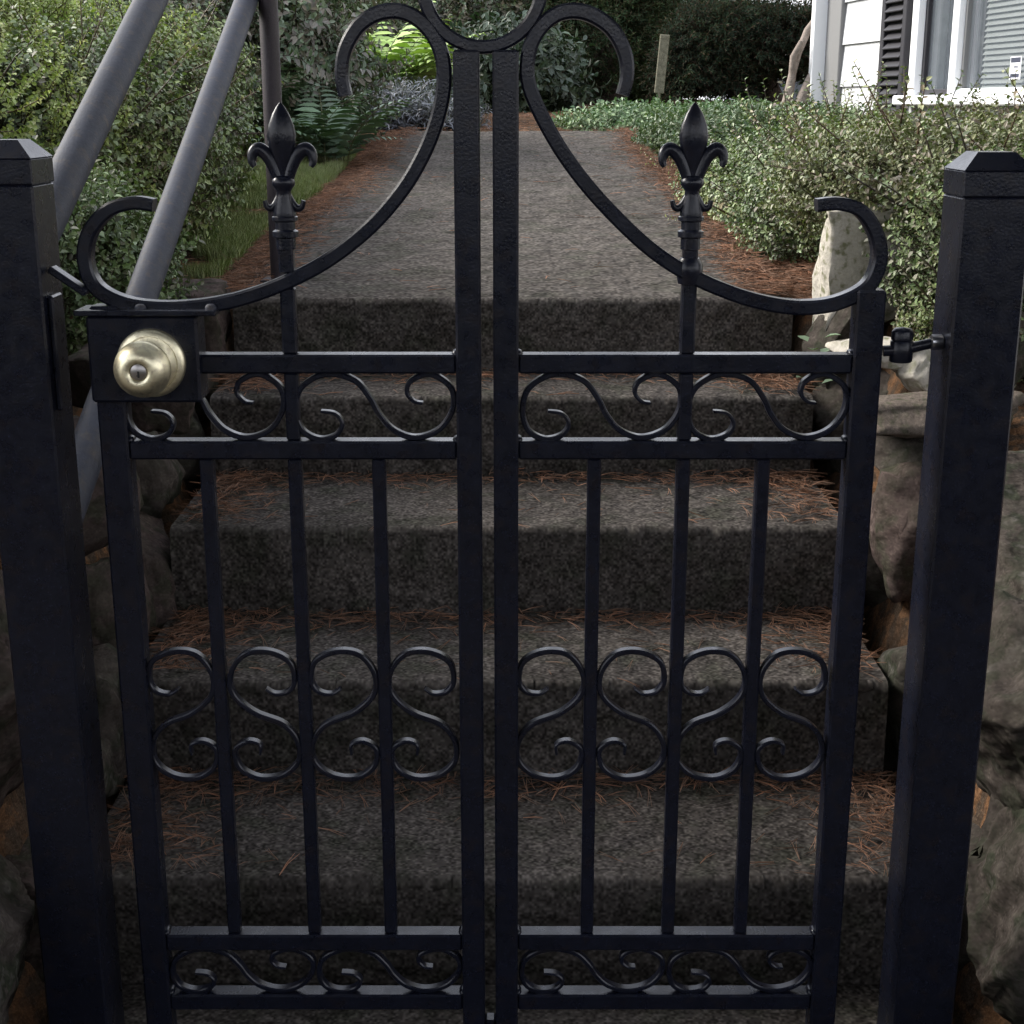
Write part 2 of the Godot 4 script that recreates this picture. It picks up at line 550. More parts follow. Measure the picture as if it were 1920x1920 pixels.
# A shrub: blobs are [centre (relative to `at`), radii]; sprigs are spread over and inside them.
func shrub(called: String, label: String, category: String, at: Vector3, blobs: Array, count: int, sprigs: Array, tints: Array, sd: int, o := {}) -> Node3D:
	var t := thing(called, label, category, at, o.get("group", ""))
	var R := RandomNumberGenerator.new()
	R.seed = sd
	var nz := FastNoiseLite.new()
	nz.seed = sd
	nz.frequency = o.get("lump", 2.2)
	nz.fractal_octaves = 3
	var vol := 0.0
	var cum := []
	for b in blobs:
		var r: Vector3 = b[1]
		vol += pow(r.x * r.y * r.z, 0.667)
		cum.append(vol)
	var inner: float = o.get("inner", 0.62)
	var hard: bool = o.get("hard", false)
	var upward: float = o.get("up", 0.5)
	var floor_y: float = o.get("floor", -0.05)
	var xfs := []
	var cols := []
	for i in count:
		var pick := R.randf() * vol
		var bi := 0
		while bi < cum.size() - 1 and cum[bi] < pick: bi += 1
		var ce: Vector3 = blobs[bi][0]
		var ra: Vector3 = blobs[bi][1]
		var d := Vector3(R.randfn(), R.randfn(), R.randfn()).normalized()
		if hard:    # clipped: push towards a box with round corners
			var m := maxf(absf(d.x), maxf(absf(d.y), absf(d.z)))
			d = d.lerp(d / m, 0.62)
		var k := lerpf(inner, 1.0, sqrt(R.randf()))
		var p := ce + d * ra * k
		var lump := nz.get_noise_3dv(p + at)
		p += d * ra * lump * float(o.get("lumpy", 0.35))
		if p.y < floor_y: continue
		var gap := nz.get_noise_3dv((p + at) * 2.7 + Vector3(9, 9, 9))
		if gap < float(o.get("gap", -0.33)): continue
		var dir := (d + Vector3(0, upward, 0) + Vector3(R.randfn(), R.randfn(), R.randfn()) * 0.45).normalized()
		xfs.append(Transform3D(basis_y(dir, R.randf() * TAU, R.randf_range(0.7, 1.25) * float(o.get("scale", 1.0))), p))
		var hue := clampf(0.5 + nz.get_noise_3dv((p + at) * 1.3 + Vector3(-5, 3, 2)) * 1.1 + R.randfn() * 0.2, 0, 0.999) * (tints.size() - 1)
		var c: Color = (tints[int(hue)] as Color).lerp(tints[mini(int(hue) + 1, tints.size() - 1)], hue - int(hue))
		cols.append(c * R.randf_range(0.82, 1.18))
	var fo := multi(o.get("part", "foliage"), sprigs[sd % sprigs.size()], M[o.get("mat", "leaf")], t, xfs, cols)
	fo.set_meta("kind", "stuff")
	# long shoots that stand out of the mass
	if o.has("shoots"):
		var sx := []
		var sc := []
		for i in int(o["shoots"]):
			var b: Array = blobs[R.randi() % blobs.size()]
			var d := Vector3(R.randfn(), absf(R.randfn()) * 0.9, R.randfn()).normalized()
			var p: Vector3 = (b[0] as Vector3) + d * (b[1] as Vector3) * R.randf_range(0.75, 1.0)
			if p.y < floor_y + 0.05: continue
			sx.append(Transform3D(basis_y((d + Vector3(0, 0.25, 0) + Vector3(R.randfn(), R.randfn() * 0.6, R.randfn()) * 0.5).normalized(), R.randf() * TAU, R.randf_range(0.6, 1.2)), p))
			sc.append((tints[R.randi() % tints.size()] as Color) * R.randf_range(0.85, 1.2))
		var sh := multi("shoots", o["shoot_mesh"], M.leaf, t, sx, sc)
		sh.set_meta("kind", "stuff")
	# stems
	if o.get("stems", 6) > 0:
		for b in blobs:
			var ce: Vector3 = b[0]
			var ra: Vector3 = b[1]
			for k in int(o.get("stems", 6)):
				var a := R.randf() * TAU
				var foot := Vector3(ce.x * 0.8 + cos(a) * ra.x * 0.2, 0, ce.z * 0.8 + sin(a) * ra.z * 0.2)
				foot.y = minf(ground_y(at.x + foot.x, at.z + foot.z) - at.y - 0.02, ce.y - 0.05)
				var top := ce + Vector3(cos(a) * ra.x * 0.6, ra.y * R.randf_range(0.2, 1.15), sin(a) * ra.z * 0.6)
				var mid := foot.lerp(top, 0.5) + Vector3(R.randfn(), 0, R.randfn()) * 0.04
				var th: float = o.get("stem", 0.006)
				var mb := MB.new()
				tube(mb, [foot, mid, top], [th, th * 0.75, th * 0.35], 5, false)
				part("stem", mb.mesh(), M.bark, t)
	return t

func tree(called: String, label: String, at: Vector3, trunk: Array, blobs: Array, count: int, sprigs: Array, tints: Array, sd: int, o := {}) -> Node3D:
	# trunk: [radius at foot, height]; limbs run from the trunk into every blob
	var oo: Dictionary = o.duplicate()
	oo["stems"] = 0
	oo["part"] = "crown"
	var t := shrub(called, label, "tree", at, blobs, count, sprigs, tints, sd, oo)
	var R := RandomNumberGenerator.new()
	R.seed = sd + 3
	var mb := MB.new()
	var pts := []
	var rad := []
	for k in 6:
		var f := k / 5.0
		pts.append(Vector3(0.05 * sin(f * 5.0 + sd), -0.1 + (float(trunk[1]) + 0.1) * f, 0.05 * cos(f * 4.0)))
		rad.append(float(trunk[0]) * (1.25 - 0.8 * f) * (1.25 if k == 0 else 1.0))
	tube(mb, pts, rad, 10, false)
	part("trunk", mb.mesh(), M.bark, t)
	for b in blobs:
		mb = MB.new()
		var ce: Vector3 = b[0]
		var y0 := clampf(ce.y - 0.5, 0.3 * float(trunk[1]), float(trunk[1]))
		var a := Vector3(0, y0, 0)
		tube(mb, [a, a.lerp(ce, 0.5) + Vector3(0, 0.12, 0), ce], [float(trunk[0]) * 0.5, float(trunk[0]) * 0.32, float(trunk[0]) * 0.12], 6, false)
		part("limb", mb.mesh(), M.bark, t)
	return t

# ------------------------------------------------------------------ the gate
const AXIS := -0.029
# S-scroll, metres, from the measured centre line
const S_PTS := [[-0.057, -0.006], [-0.041, -0.009], [-0.033, -0.021], [-0.041, -0.035], [-0.06, -0.040], [-0.079, -0.029], [-0.086, -0.004], [-0.078, 0.023], [-0.050, 0.039], [-0.018, 0.032], [0.0, 0.010], [0.010, -0.010], [0.026, -0.029], [0.051, -0.038], [0.078, -0.028], [0.094, -0.003], [0.092, 0.023], [0.069, 0.039], [0.047, 0.031], [0.042, 0.017], [0.050, 0.006], [0.060, 0.004]]
const V_PTS := [[-0.004, 0.038], [-0.014, 0.031], [-0.028, 0.034], [-0.036, 0.049], [-0.031, 0.074], [-0.008, 0.087], [0.018, 0.083], [0.034, 0.058], [0.032, 0.030], [0.010, 0.006], [-0.022, -0.010], [-0.037, -0.034], [-0.036, -0.060], [-0.018, -0.079], [0.008, -0.083], [0.029, -0.069], [0.034, -0.045], [0.020, -0.033], [0.006, -0.037], [0.006, -0.050]]

func bar(parent: Node3D, called: String, x0: float, x1: float, y0: float, y1: float, dp: float, zc := 0.0, ch := 0.0025) -> MeshInstance3D:
	var at := Vector3((x0 + x1) * 0.5, (y0 + y1) * 0.5, zc)
	var h := Vector3((x1 - x0) * 0.5, (y1 - y0) * 0.5, dp * 0.5)
	return part(called, box_mesh(-h, h, ch), M.iron, parent, at)

func pts2(a: Array, sx := 1.0, sy := 1.0) -> PackedVector2Array:
	var o := PackedVector2Array()
	for q in a: o.append(Vector2(q[0] * sx, q[1] * sy))
	return o

func finial(parent: Node3D, x: float) -> void:
	var f := Node3D.new()
	f.name = "finial"
	parent.add_child(f, true)
	f.position = Vector3(x, 1.095, 0)
	f.scale = Vector3(0.89, 1, 0.89)
	var flat := Transform3D(Basis.from_scale(Vector3(1, 1, 0.62)), Vector3.ZERO)
	var mb := MB.new()
	lathe(mb, [[0.0075, 0.055], [0.0085, 0.066], [0.012, 0.078], [0.017, 0.094], [0.0185, 0.104], [0.016, 0.116], [0.0105, 0.128], [0.005, 0.136], [0.0, 0.141]], 20, flat)
	part("spear", mb.mesh(), M.iron, f)
	for s in [-1.0, 1.0]:
		mb = MB.new()
		var p := []
		var r := []
		var c := catmull(PackedVector2Array([Vector2(0.004, 0.05), Vector2(0.011, 0.068), Vector2(0.020, 0.083), Vector2(0.031, 0.090), Vector2(0.0395, 0.086), Vector2(0.0415, 0.077), Vector2(0.0385, 0.071)]), 4)
		for k in c.size():
			p.append(Vector3(c[k].x * s * 0.92, c[k].y, 0))
			var u := float(k) / (c.size() - 1)
			r.append(0.0066 + 0.0022 * sin(u * PI) - 0.0035 * u * u)
		tube(mb, p, r, 10)
		part("petal", mb.mesh(), M.iron, f)
		mb = MB.new()
		var p2 := []
		var r2 := []
		var c2 := catmull(PackedVector2Array([Vector2(0.004, 0.040), Vector2(0.010, 0.031), Vector2(0.016, 0.0255), Vector2(0.022, 0.027), Vector2(0.0245, 0.034)]), 4)
		for k in c2.size():
			p2.append(Vector3(c2[k].x * s, c2[k].y, 0))
			r2.append(0.0055 - 0.0025 * k / (c2.size() - 1))
		tube(mb, p2, r2, 8)
		part("hook", mb.mesh(), M.iron, f)
	mb = MB.new()
	lathe(mb, [[0.0, 0.062], [0.0105, 0.061], [0.0145, 0.056], [0.0145, 0.051], [0.0105, 0.0465], [0.009, 0.044], [0.010, 0.038], [0.0145, 0.022], [0.0145, 0.017], [0.0165, 0.016], [0.0165, 0.012], [0.0125, 0.0105], [0.0125, 0.002], [0.0165, 0.0], [0.0165, -0.006], [0.0125, -0.0075], [0.0125, -0.02], [0.009, -0.021]], 18, Transform3D.IDENTITY)
	part("collar", mb.mesh(), M.iron, f)

func build_gate() -> void:
	var g := thing("garden_gate", "black wrought-iron garden gate of bars and scrolls with a brass knob", "gate")
	# stiles
	bar(g, "stile", -0.481, -0.448, 0.03, 1.012, 0.03)
	bar(g, "stile", 0.392, 0.425, 0.03, 1.030, 0.03)
	bar(g, "stile", -0.0645, -0.0355, 0.03, 1.290, 0.03)
	bar(g, "stile", -0.0215, 0.0075, 0.03, 1.290, 0.03)
	# rails, butted between the stiles
	for s in [[-0.448, -0.0645], [0.0075, 0.392]]:
		for y in [[0.087, 0.110], [0.176, 0.199], [0.832, 0.854]]:
			bar(g, "rail", s[0], s[1], y[0], y[1], 0.025)
	bar(g, "rail", -0.363, -0.0645, 0.934, 0.956, 0.025)
	bar(g, "rail", 0.0075, 0.392, 0.934, 0.956, 0.025)
	var bead := MB.new()
	lathe(bead, [[0.0, -0.0105], [0.0035, -0.009], [0.005, -0.004], [0.0045, 0.0], [0.0052, 0.004], [0.0035, 0.009], [0.0, 0.0105]], 8, Transform3D(Basis(Vector3(1, 0, 0), PI * 0.5), Vector3.ZERO))
	var bm := bead.mesh()
	for q in [[-0.0645, 0.956], [0.0075, 0.956], [0.392, 0.956], [-0.448, 0.854], [-0.0645, 0.854], [0.0075, 0.854], [0.392, 0.854], [-0.448, 0.199], [-0.0645, 0.199], [0.0075, 0.199], [0.392, 0.199], [-0.448, 0.110], [-0.0645, 0.110], [0.0075, 0.110], [0.392, 0.110]]:
		part("weld", bm, M.iron, g, Vector3(q[0], q[1], 0.0))
	# ties that join the twin centre stiles
	bar(g, "tie", -0.0355, -0.0215, 0.045, 0.07, 0.02)
	# pickets
	for x in [-0.36, -0.157, 0.097, 0.296]:
		bar(g, "picket", x - 0.008, x + 0.008, 0.199, 0.832, 0.016, 0.0, 0.002)
	for x in [-0.256, 0.202]:
		bar(g, "picket", x - 0.008, x + 0.008, 0.199, 0.832, 0.016, 0.0, 0.002)
		bar(g, "picket", x - 0.008, x + 0.008, 0.854, 0.934, 0.016, 0.0, 0.002)
		bar(g, "picket", x - 0.0085, x + 0.0085, 0.956, 1.032 if x < 0 else 1.04, 0.016, 0.0, 0.002)
		bar(g, "picket", x - 0.0085, x + 0.0085, 1.048 if x < 0 else 1.056, 1.078, 0.016, 0.0, 0.002)
		finial(g, x)
	# little weld collar where the hinge-side picket crosses the long scroll
	var wm := MB.new()
	lathe(wm, [[0.0, 0.016], [0.011, 0.015], [0.015, 0.008], [0.0155, 0.0], [0.0125, -0.014], [0.0, -0.016]], 12, Transform3D(Basis.IDENTITY, Vector3(0.202, 1.05, 0)))
	part("weld", wm.mesh(), M.iron, g)
	# S-scrolls between the upper rails and between the lower rails
	var sm := MB.new()
	sweep(sm, catmull(pts2(S_PTS, 1.02, 0.98), 6), 0.0065, 0.0125, 0.0014, false, 0.0, 0.45)
	var S := sm.mesh()
	for x in [-0.358, -0.160, 0.105, 0.298]:
		part("scroll", S, M.iron, g, Vector3(x - 0.005, 0.894, 0.001))
	sm = MB.new()
	sweep(sm, catmull(pts2(S_PTS, 1.02, 0.80), 6), 0.0065, 0.0125, 0.0014, false, 0.0, 0.45)
	S = sm.mesh()
	for x in [-0.352, -0.160, 0.105, 0.298]:
		part("scroll", S, M.iron, g, Vector3(x - 0.005, 0.143, 0.001))
	# upright scrolls, in mirrored pairs about the short pickets
	sm = MB.new()
	sweep(sm, catmull(pts2(V_PTS, 1.12, 1.0), 6), 0.0065, 0.0125, 0.0014, false, 0.0, 0.45)
	S = sm.mesh()
	sm = MB.new()
	sweep(sm, catmull(pts2(V_PTS, -1.12, 1.0), 6), 0.0065, 0.0125, 0.0014, false, 0.0, 0.45)
	var S2 := sm.mesh()
	var cy := 0.501
	for q in [[-0.407, 0], [-0.308, 1], [-0.207, 0], [-0.112, 1], [0.049, 0], [0.147, 1], [0.248, 0], [0.345, 1]]:
		part("scroll", S if q[1] == 0 else S2, M.iron, g, Vector3(q[0], cy, 0.001))
	# the two long C-scrolls that crown the gate
	var L := [[-0.402, 1.124], [-0.425, 1.1265], [-0.454, 1.118], [-0.477, 1.093], [-0.484, 1.062], [-0.474, 1.032], [-0.444, 1.0145], [-0.404, 1.0085], [-0.358, 1.0105], [-0.308, 1.020], [-0.256, 1.0385], [-0.206, 1.0645], [-0.159, 1.1005], [-0.122, 1.1415], [-0.097, 1.182], [-0.081, 1.222], [-0.0745, 1.258], [-0.078, 1.289], [-0.093, 1.314], [-0.116, 1.3285], [-0.142, 1.3285], [-0.166, 1.315], [-0.182, 1.290], [-0.1865, 1.263], [-0.183, 1.242]]
	var Rr := [[0.342, 1.124], [0.368, 1.1255], [0.393, 1.117], [0.411, 1.092], [0.4165, 1.062], [0.405, 1.033], [0.374, 1.0155], [0.338, 1.0095], [0.300, 1.0125], [0.255, 1.024], [0.202, 1.0465], [0.152, 1.079], [0.098, 1.130], [0.060, 1.176], [0.032, 1.222], [0.0175, 1.258], [0.019, 1.290], [0.032, 1.314], [0.053, 1.3285], [0.080, 1.3285], [0.107, 1.313], [0.123, 1.287], [0.126, 1.262], [0.1215, 1.243]]
	for q in [L, Rr]:
		sm = MB.new()
		sweep(sm, catmull(pts2(q), 8), 0.0165, 0.022, 0.0025, false, 0.0, 0.85)
		part("crown_scroll", sm.mesh(), M.iron, g)
	# ring on top of the centre stiles
	var rp := PackedVector2Array()
	for k in 48:
		rp.append(Vector2(AXIS - 0.003 + 0.064 * cos(TAU * k / 48), 1.357 + 0.064 * sin(TAU * k / 48)))
	sm = MB.new()
	sweep(sm, rp, 0.0145, 0.02, 0.0025, true)
	part("ring", sm.mesh(), M.iron, g)
	# lock box and knob
	var lb := part("lock_box", box_mesh(Vector3(-0.063, -0.05, -0.022), Vector3(0.063, 0.05, 0.022), 0.003), M.iron, g, Vector3(-0.4205, 0.9525, 0.002))
	part("flange", box_mesh(Vector3(-0.074, -0.003, -0.024), Vector3(0.086, 0.003, 0.028), 0.001), M.iron, lb, Vector3(0, 0.0535, 0))
	var bolt := MB.new()
	lathe(bolt, [[0.0, 0.006], [0.004, 0.0055], [0.0065, 0.003], [0.007, 0.0]], 10)
	part("rivet", bolt.mesh(), M.pipe, lb, Vector3(-0.002, 0.0565, 0.012))
	part("rivet", bolt.mesh(), M.pipe, lb, Vector3(0.078, 0.0565, 0.012))
	var kn := Node3D.new()
	kn.name = "door_knob"
	g.add_child(kn, true)
	kn.position = Vector3(-0.411, 0.9495, 0.024)
	kn.basis = Basis(Vector3(1, 0, 0), PI * 0.5).scaled(Vector3.ONE * 0.95)      # local y points at the viewer
	sm = MB.new()
	lathe(sm, [[0.041, 0.0], [0.0415, 0.004], [0.040, 0.008], [0.036, 0.0105], [0.033, 0.0115], [0.0325, 0.0105], [0.031, 0.0105], [0.024, 0.015], [0.0165, 0.019], [0.0145, 0.022]], 48)
	part("rose", sm.mesh(), M.brass, kn)
	sm = MB.new()
	lathe(sm, [[0.0145, 0.020], [0.0150, 0.027], [0.020, 0.031], [0.0285, 0.035], [0.0325, 0.041], [0.0335, 0.048], [0.0325, 0.053], [0.0300, 0.056], [0.0293, 0.0575], [0.0275, 0.0605], [0.0265, 0.0615], [0.0240, 0.0650], [0.0195, 0.0680], [0.0150, 0.0690], [0.0115, 0.0680], [0.0100, 0.0655], [0.0098, 0.0640]], 48)
	part("knob", sm.mesh(), M.brass, kn)
	sm = MB.new()
	lathe(sm, [[0.0096, 0.0600], [0.0096, 0.0662], [0.0090, 0.0668], [0.0, 0.0668]], 28)
	var cyl := part("lock_cylinder", sm.mesh(), M.steel, kn)
	part("keyway", box_mesh(Vector3(-0.0012, 0.0660, -0.001), Vector3(0.0012, 0.0673, 0.0065), 0.0003), M.dark, cyl)
	part("keyway", box_mesh(Vector3(-0.0024, 0.0661, 0.0035), Vector3(0.0006, 0.0674, 0.0048), 0.0003), M.dark, cyl)
	# hinge on the other stile
	var h := Node3D.new()
	h.name = "hinge"
	g.add_child(h, true)
	h.position = Vector3(0.449, 0.972, 0.004)
	h.scale = Vector3(0.95, 0.8, 0.8)
	sm = MB.new()
	lathe(sm, [[0.0, -0.032], [0.0125, -0.032], [0.014, -0.03], [0.014, -0.002], [0.012, 0.0], [0.0135, 0.001], [0.0135, 0.012], [0.010, 0.017], [0.0, 0.019]], 16)
	part("barrel", sm.mesh(), M.iron, h)
	sm = MB.new()
	tube(sm, [Vector3(-0.022, -0.016, 0), Vector3(0.0, -0.014, 0.002), Vector3(0.022, -0.008, 0.002), Vector3(0.052, 0.0, 0.0)], [0.008, 0.008, 0.0075, 0.0075], 10)
	part("bolt", sm.mesh(), M.iron, h)
	sm = MB.new()
	lathe(sm, [[0.0, 0.010], [0.008, 0.009], [0.0115, 0.006], [0.0115, -0.006], [0.0, -0.006]], 6, Transform3D(Basis(Vector3(0, 0, 1), -PI * 0.5), Vector3(0.040, -0.002, 0.006)))
	part("nut", sm.mesh(), M.nut, h)

func build_posts() -> void:
	for s in [-1.0, 1.0]:
		var x := -0.5635 if s < 0 else 0.5335
		var t := thing("gate_post", "black square steel gate post behind which the grey handrail starts" if s < 0 else "black square steel gate post that carries the gate hinge", "post", Vector3(x, 0.013 if s < 0 else 0.0, 0))
		var w := 0.0385
		part("shaft", box_mesh(Vector3(-w, -0.1, -w), Vector3(w, 1.135, w), 0.0025), M.iron, t)
		# cap: sleeve, then a low truncated pyramid
		var cp := part("cap", box_mesh(Vector3(-w - 0.0008, 0, -w - 0.0008), Vector3(w + 0.0008, 0.028, w + 0.0008), 0.0015), M.iron, t, Vector3(0, 1.135, 0))
		var mb := MB.new()
		var a := w + 0.001
		var b := 0.021
		var q := [Vector3(-1, 0, -1), Vector3(1, 0, -1), Vector3(1, 0, 1), Vector3(-1, 0, 1)]
		for k in 4:
			var p0: Vector3 = q[k]
			var p1: Vector3 = q[(k + 1) % 4]
			mb.flat(p0 * a, p1 * a, p1 * b + Vector3(0, 0.019, 0), p0 * b + Vector3(0, 0.019, 0), (p0 + p1) + Vector3(0, 1, 0))
		mb.flat(q[0] * b + Vector3(0, 0.019, 0), q[1] * b + Vector3(0, 0.019, 0), q[2] * b + Vector3(0, 0.019, 0), q[3] * b + Vector3(0, 0.019, 0), Vector3.UP)
		part("cap_top", mb.mesh(), M.iron, cp, Vector3(0, 0.0285, 0))
		if s < 0:
			# strike bar for the lock
			var st := MB.new()
			box(st, Vector3(-0.024, -0.004, -0.010), Vector3(0.024, 0.004, 0.010), 0.0015, Transform3D(Basis(Vector3(0, 0, 1), -0.62), Vector3(0.062, 1.028, 0.012)))
			part("strike_bar", st.mesh(), M.iron, t)
			part("strike_plate", box_mesh(Vector3(0.0385, 0.88, -0.012), Vector3(0.0455, 1.012, 0.024), 0.002), M.iron, t)

# ------------------------------------------------------------------ steps, path, walls
func step_mesh(k: int) -> ArrayMesh:
	var nz := FastNoiseLite.new()
	nz.seed = 40 + k
	nz.frequency = 1.0
	nz.fractal_octaves = 4
	var top := RISE * (k + 1)
	var z0: float = STEP_Z[k]
	var back: float = (STEP_Z[k + 1] - 0.04) if k < 4 else -1.60
	var prof := [[z0 + 0.004, top - RISE - 0.02], [z0 + 0.003, top - 0.11], [z0 + 0.001, top - 0.06], [z0 + 0.001, top - 0.022], [z0, top - 0.014], [z0 - 0.004, top - 0.006], [z0 - 0.011, top - 0.0015], [z0 - 0.022, top], [z0 - 0.06, top], [z0 - 0.12, top], [lerpf(z0 - 0.12, back, 0.5), top], [back, top]]
	if k == 4:
		for q in range(8, 12): prof[q] = [lerpf(z0 - 0.03, back, (q - 7.0) / 4.0), top - 0.004 * (q - 7)]
	var NX := 96
	var st := SurfaceTool.new()
	st.begin(Mesh.PRIMITIVE_TRIANGLES)
	st.set_smooth_group(0)
	var g := []
	for i in NX + 1:
		var x := lerpf(-0.632 + 0.006 * k, 0.612, float(i) / NX)
		var row := []
		for j in prof.size():
			var p := Vector3(x, prof[j][1], prof[j][0])
			var near := exp(-pow((j - 5.0) / 1.6, 2.0))       # chipped, worn nosing
			var chip := maxf(0.0, nz.get_noise_2d(x * 22.0, k * 9.0) - 0.12) + maxf(0.0, nz.get_noise_2d(x * 7.0, k * 5.0 + 3.0) - 0.25)
			p.y -= near * chip * 0.014
			p.z -= near * chip * 0.014
			p.y += 0.0022 * nz.get_noise_3d(x * 9, k * 3.0, p.z * 9) if j > 6 else 0.0
			p.z += 0.003 * nz.get_noise_3d(x * 8, p.y * 14, k) if j < 5 else 0.0
			row.append(p)
		g.append(row)
	for i in NX:
		for j in prof.size() - 1:
			for q in [[[i, j], [i, j + 1], [i + 1, j + 1]], [[i, j], [i + 1, j + 1], [i + 1, j]]]:
				for w in q:
					st.add_vertex(g[w[0]][w[1]])
	# ends
	for e in [0, NX]:
		var lowb := Vector3(g[e][0].x, prof[0][1], back)
		for j in prof.size() - 1:
			var a: Vector3 = g[e][j]
			var b: Vector3 = g[e][j + 1]
			st.set_smooth_group(1 + e)
			for w in ([lowb, a, b] if e > 0 else [lowb, b, a]):
				st.add_vertex(w)
	st.generate_normals()
	return st.commit()

func nosing_mesh(k: int, x0: float, x1: float) -> ArrayMesh:
	# a stretch of bared aggregate along the step's edge, ragged on both sides
	var nz := FastNoiseLite.new()
	nz.seed = 140 + k
	nz.frequency = 1.0
	nz.fractal_octaves = 4
	var top := RISE * (k + 1)
	var z0: float = STEP_Z[k]
	var st := SurfaceTool.new()
	st.begin(Mesh.PRIMITIVE_TRIANGLES)
	st.set_smooth_group(0)
	var N := maxi(6, int((x1 - x0) / 0.008))
	var g := []
	for i in N + 1:
		var x := lerpf(x0, x1, float(i) / N)
		var e := minf(1.0, minf(i, N - i) / 9.0)
		var wt := (0.016 + 0.026 * nz.get_noise_2d(x * 24.0, 1.0)) * e + 0.002     # onto the tread
		var wr := (0.010 + 0.018 * nz.get_noise_2d(x * 30.0, 7.0)) * e + 0.002     # down the riser
		var lift := 0.0004 * e + 0.0002
		g.append([Vector3(x, top - 0.012 - wr, z0 + 0.0005), Vector3(x, top - 0.011, z0 + 0.001 + lift), Vector3(x, top - 0.004, z0 - 0.003 + lift), Vector3(x, top + lift * 0.6, z0 - 0.011), Vector3(x, top + lift, z0 - 0.016), Vector3(x, top - 0.0008, z0 - 0.018 - wt)])
	for i in N:
		for j in 5:
			for w in [g[i][j], g[i][j + 1], g[i + 1][j + 1], g[i][j], g[i + 1][j + 1], g[i + 1][j]]:
				st.add_vertex(w)
	st.generate_normals()
	return st.commit()

func build_steps() -> void:
	var t := thing("staircase", "five worn concrete steps climbing from the iron gate to the garden path", "steps")
	var R := RandomNumberGenerator.new()
	R.seed = 12
	for k in 5:
		var stp := part("step", step_mesh(k), M.step, t)
		var x := -0.61 + R.randf() * 0.05
		while x < 0.54:
			var w := R.randf_range(0.09, 0.30)
			part("worn_edge", nosing_mesh(k, x, minf(x + w, 0.60)), M.step, stp)
			x += w + R.randf_range(0.0, 0.06)
	# path slabs
	var p := Node3D.new()
	p.name = "path"
	p.set_meta("kind", "structure")
	p.set_meta("label", "rough concrete garden path leading from the steps to the shrubs")
	add_child(p)
	var zs := [-1.492, -2.62, -3.42, -4.28, PATH_END]
	for s in 4:
		var st := SurfaceTool.new()
		st.begin(Mesh.PRIMITIVE_TRIANGLES)
		st.set_smooth_group(0)
		var NZ := 22
		var NX := 22
		var g := []
		for i in NZ + 1:
			var z := lerpf(zs[s] - (0.002 if s > 0 else 0.0), zs[s + 1] + 0.002, float(i) / NZ)
			var row := []
			for j in NX + 3:
				var u := clampf((j - 1.0) / NX, 0, 1)
				var x := lerpf(path_l(z) + 0.01 * land_noise.get_noise_2d(z * 700, 3), path_r(z) + 0.01 * land_noise.get_noise_2d(z * 700, 9), u)
				var y := path_y(z) + 0.004 * land_noise.get_noise_2d(x * 130, z * 130)
				if (i == 0 and s > 0) or i == NZ: y -= 0.004
				if i == 0 and s == 0: y -= 0.006
				if j == 0 or j == NX + 2: y -= 0.08
				row.append(Vector3(x, y, z))
			g.append(row)
		for i in NZ:
			for j in NX + 2:
				for w in [g[i][j], g[i + 1][j], g[i + 1][j + 1], g[i][j], g[i + 1][j + 1], g[i][j + 1]]:
					st.add_vertex(w)
		st.generate_normals()
		part("slab", st.commit(), M.path, p)

func build_land() -> void:
	var xs := [-400.0, -120.0, -40.0, -20.0, -12.0, -8.0, -6.0, -4.8]
	var x := -4.0
	while x < 4.01:
		xs.append(x)
		x += 0.1 if absf(x) > 1.2 else 0.05
	xs.append_array([4.8, 6.0, 8.0, 12.0, 20.0, 40.0, 120.0, 400.0])
	var zs := [400.0, 100.0, 30.0, 12.0, 6.0, 3.0, 1.5, 0.6, 0.2, 0.0]
	var z := -0.05
	while z > -7.0:
		zs.append(z)
		z -= 0.06
	zs.append_array([-7.3, -7.7, -8.1, -8.6, -9.1, -9.5, -9.9, -10.4, -10.9, -11.3, -12.5, -16.0, -25.0, -60.0, -150.0, -400.0])
	var st := SurfaceTool.new()
	st.begin(Mesh.PRIMITIVE_TRIANGLES)
	st.set_smooth_group(0)
	var W := xs.size()
	for zz in zs:
		for xx in xs:
			st.add_vertex(Vector3(xx, land(xx, zz), zz))
	for i in zs.size() - 1:
		for j in W - 1:
			var a := i * W + j
			for q in [a, a + W, a + W + 1, a, a + W + 1, a + 1]:
				st.add_index(q)
	st.generate_normals()
	var o := part("ground", st.commit(), M.soil, self)
	tag(o, "dark garden soil with fallen leaves and needles", "", "", "structure")
	# the paved footway in front of the gate
	var mb := MB.new()
	box(mb, Vector3(-6, -0.2, 0.06), Vector3(6, 0.0, 2.6), 0.01)
	var f := part("footway", mb.mesh(), M.path, self)
	tag(f, "concrete footway in front of the gate", "", "", "structure")
	part("threshold", box_mesh(Vector3(-0.615, -0.15, -0.176), Vector3(0.605, 0.003, 0.059), 0.006), M.step, f)

func wall_stones(t: Node3D, list: Array, sd: int) -> void:
	for i in list.size():
		var q: Array = list[i]     # [centre, size, turn, material, boxy]
		var o := part("stone", rock_mesh(q[1], sd + i, q[4] if q.size() > 4 else 0.62, 0.16, 9), M[q[3]], t, q[0])
		o.rotation = q[2]

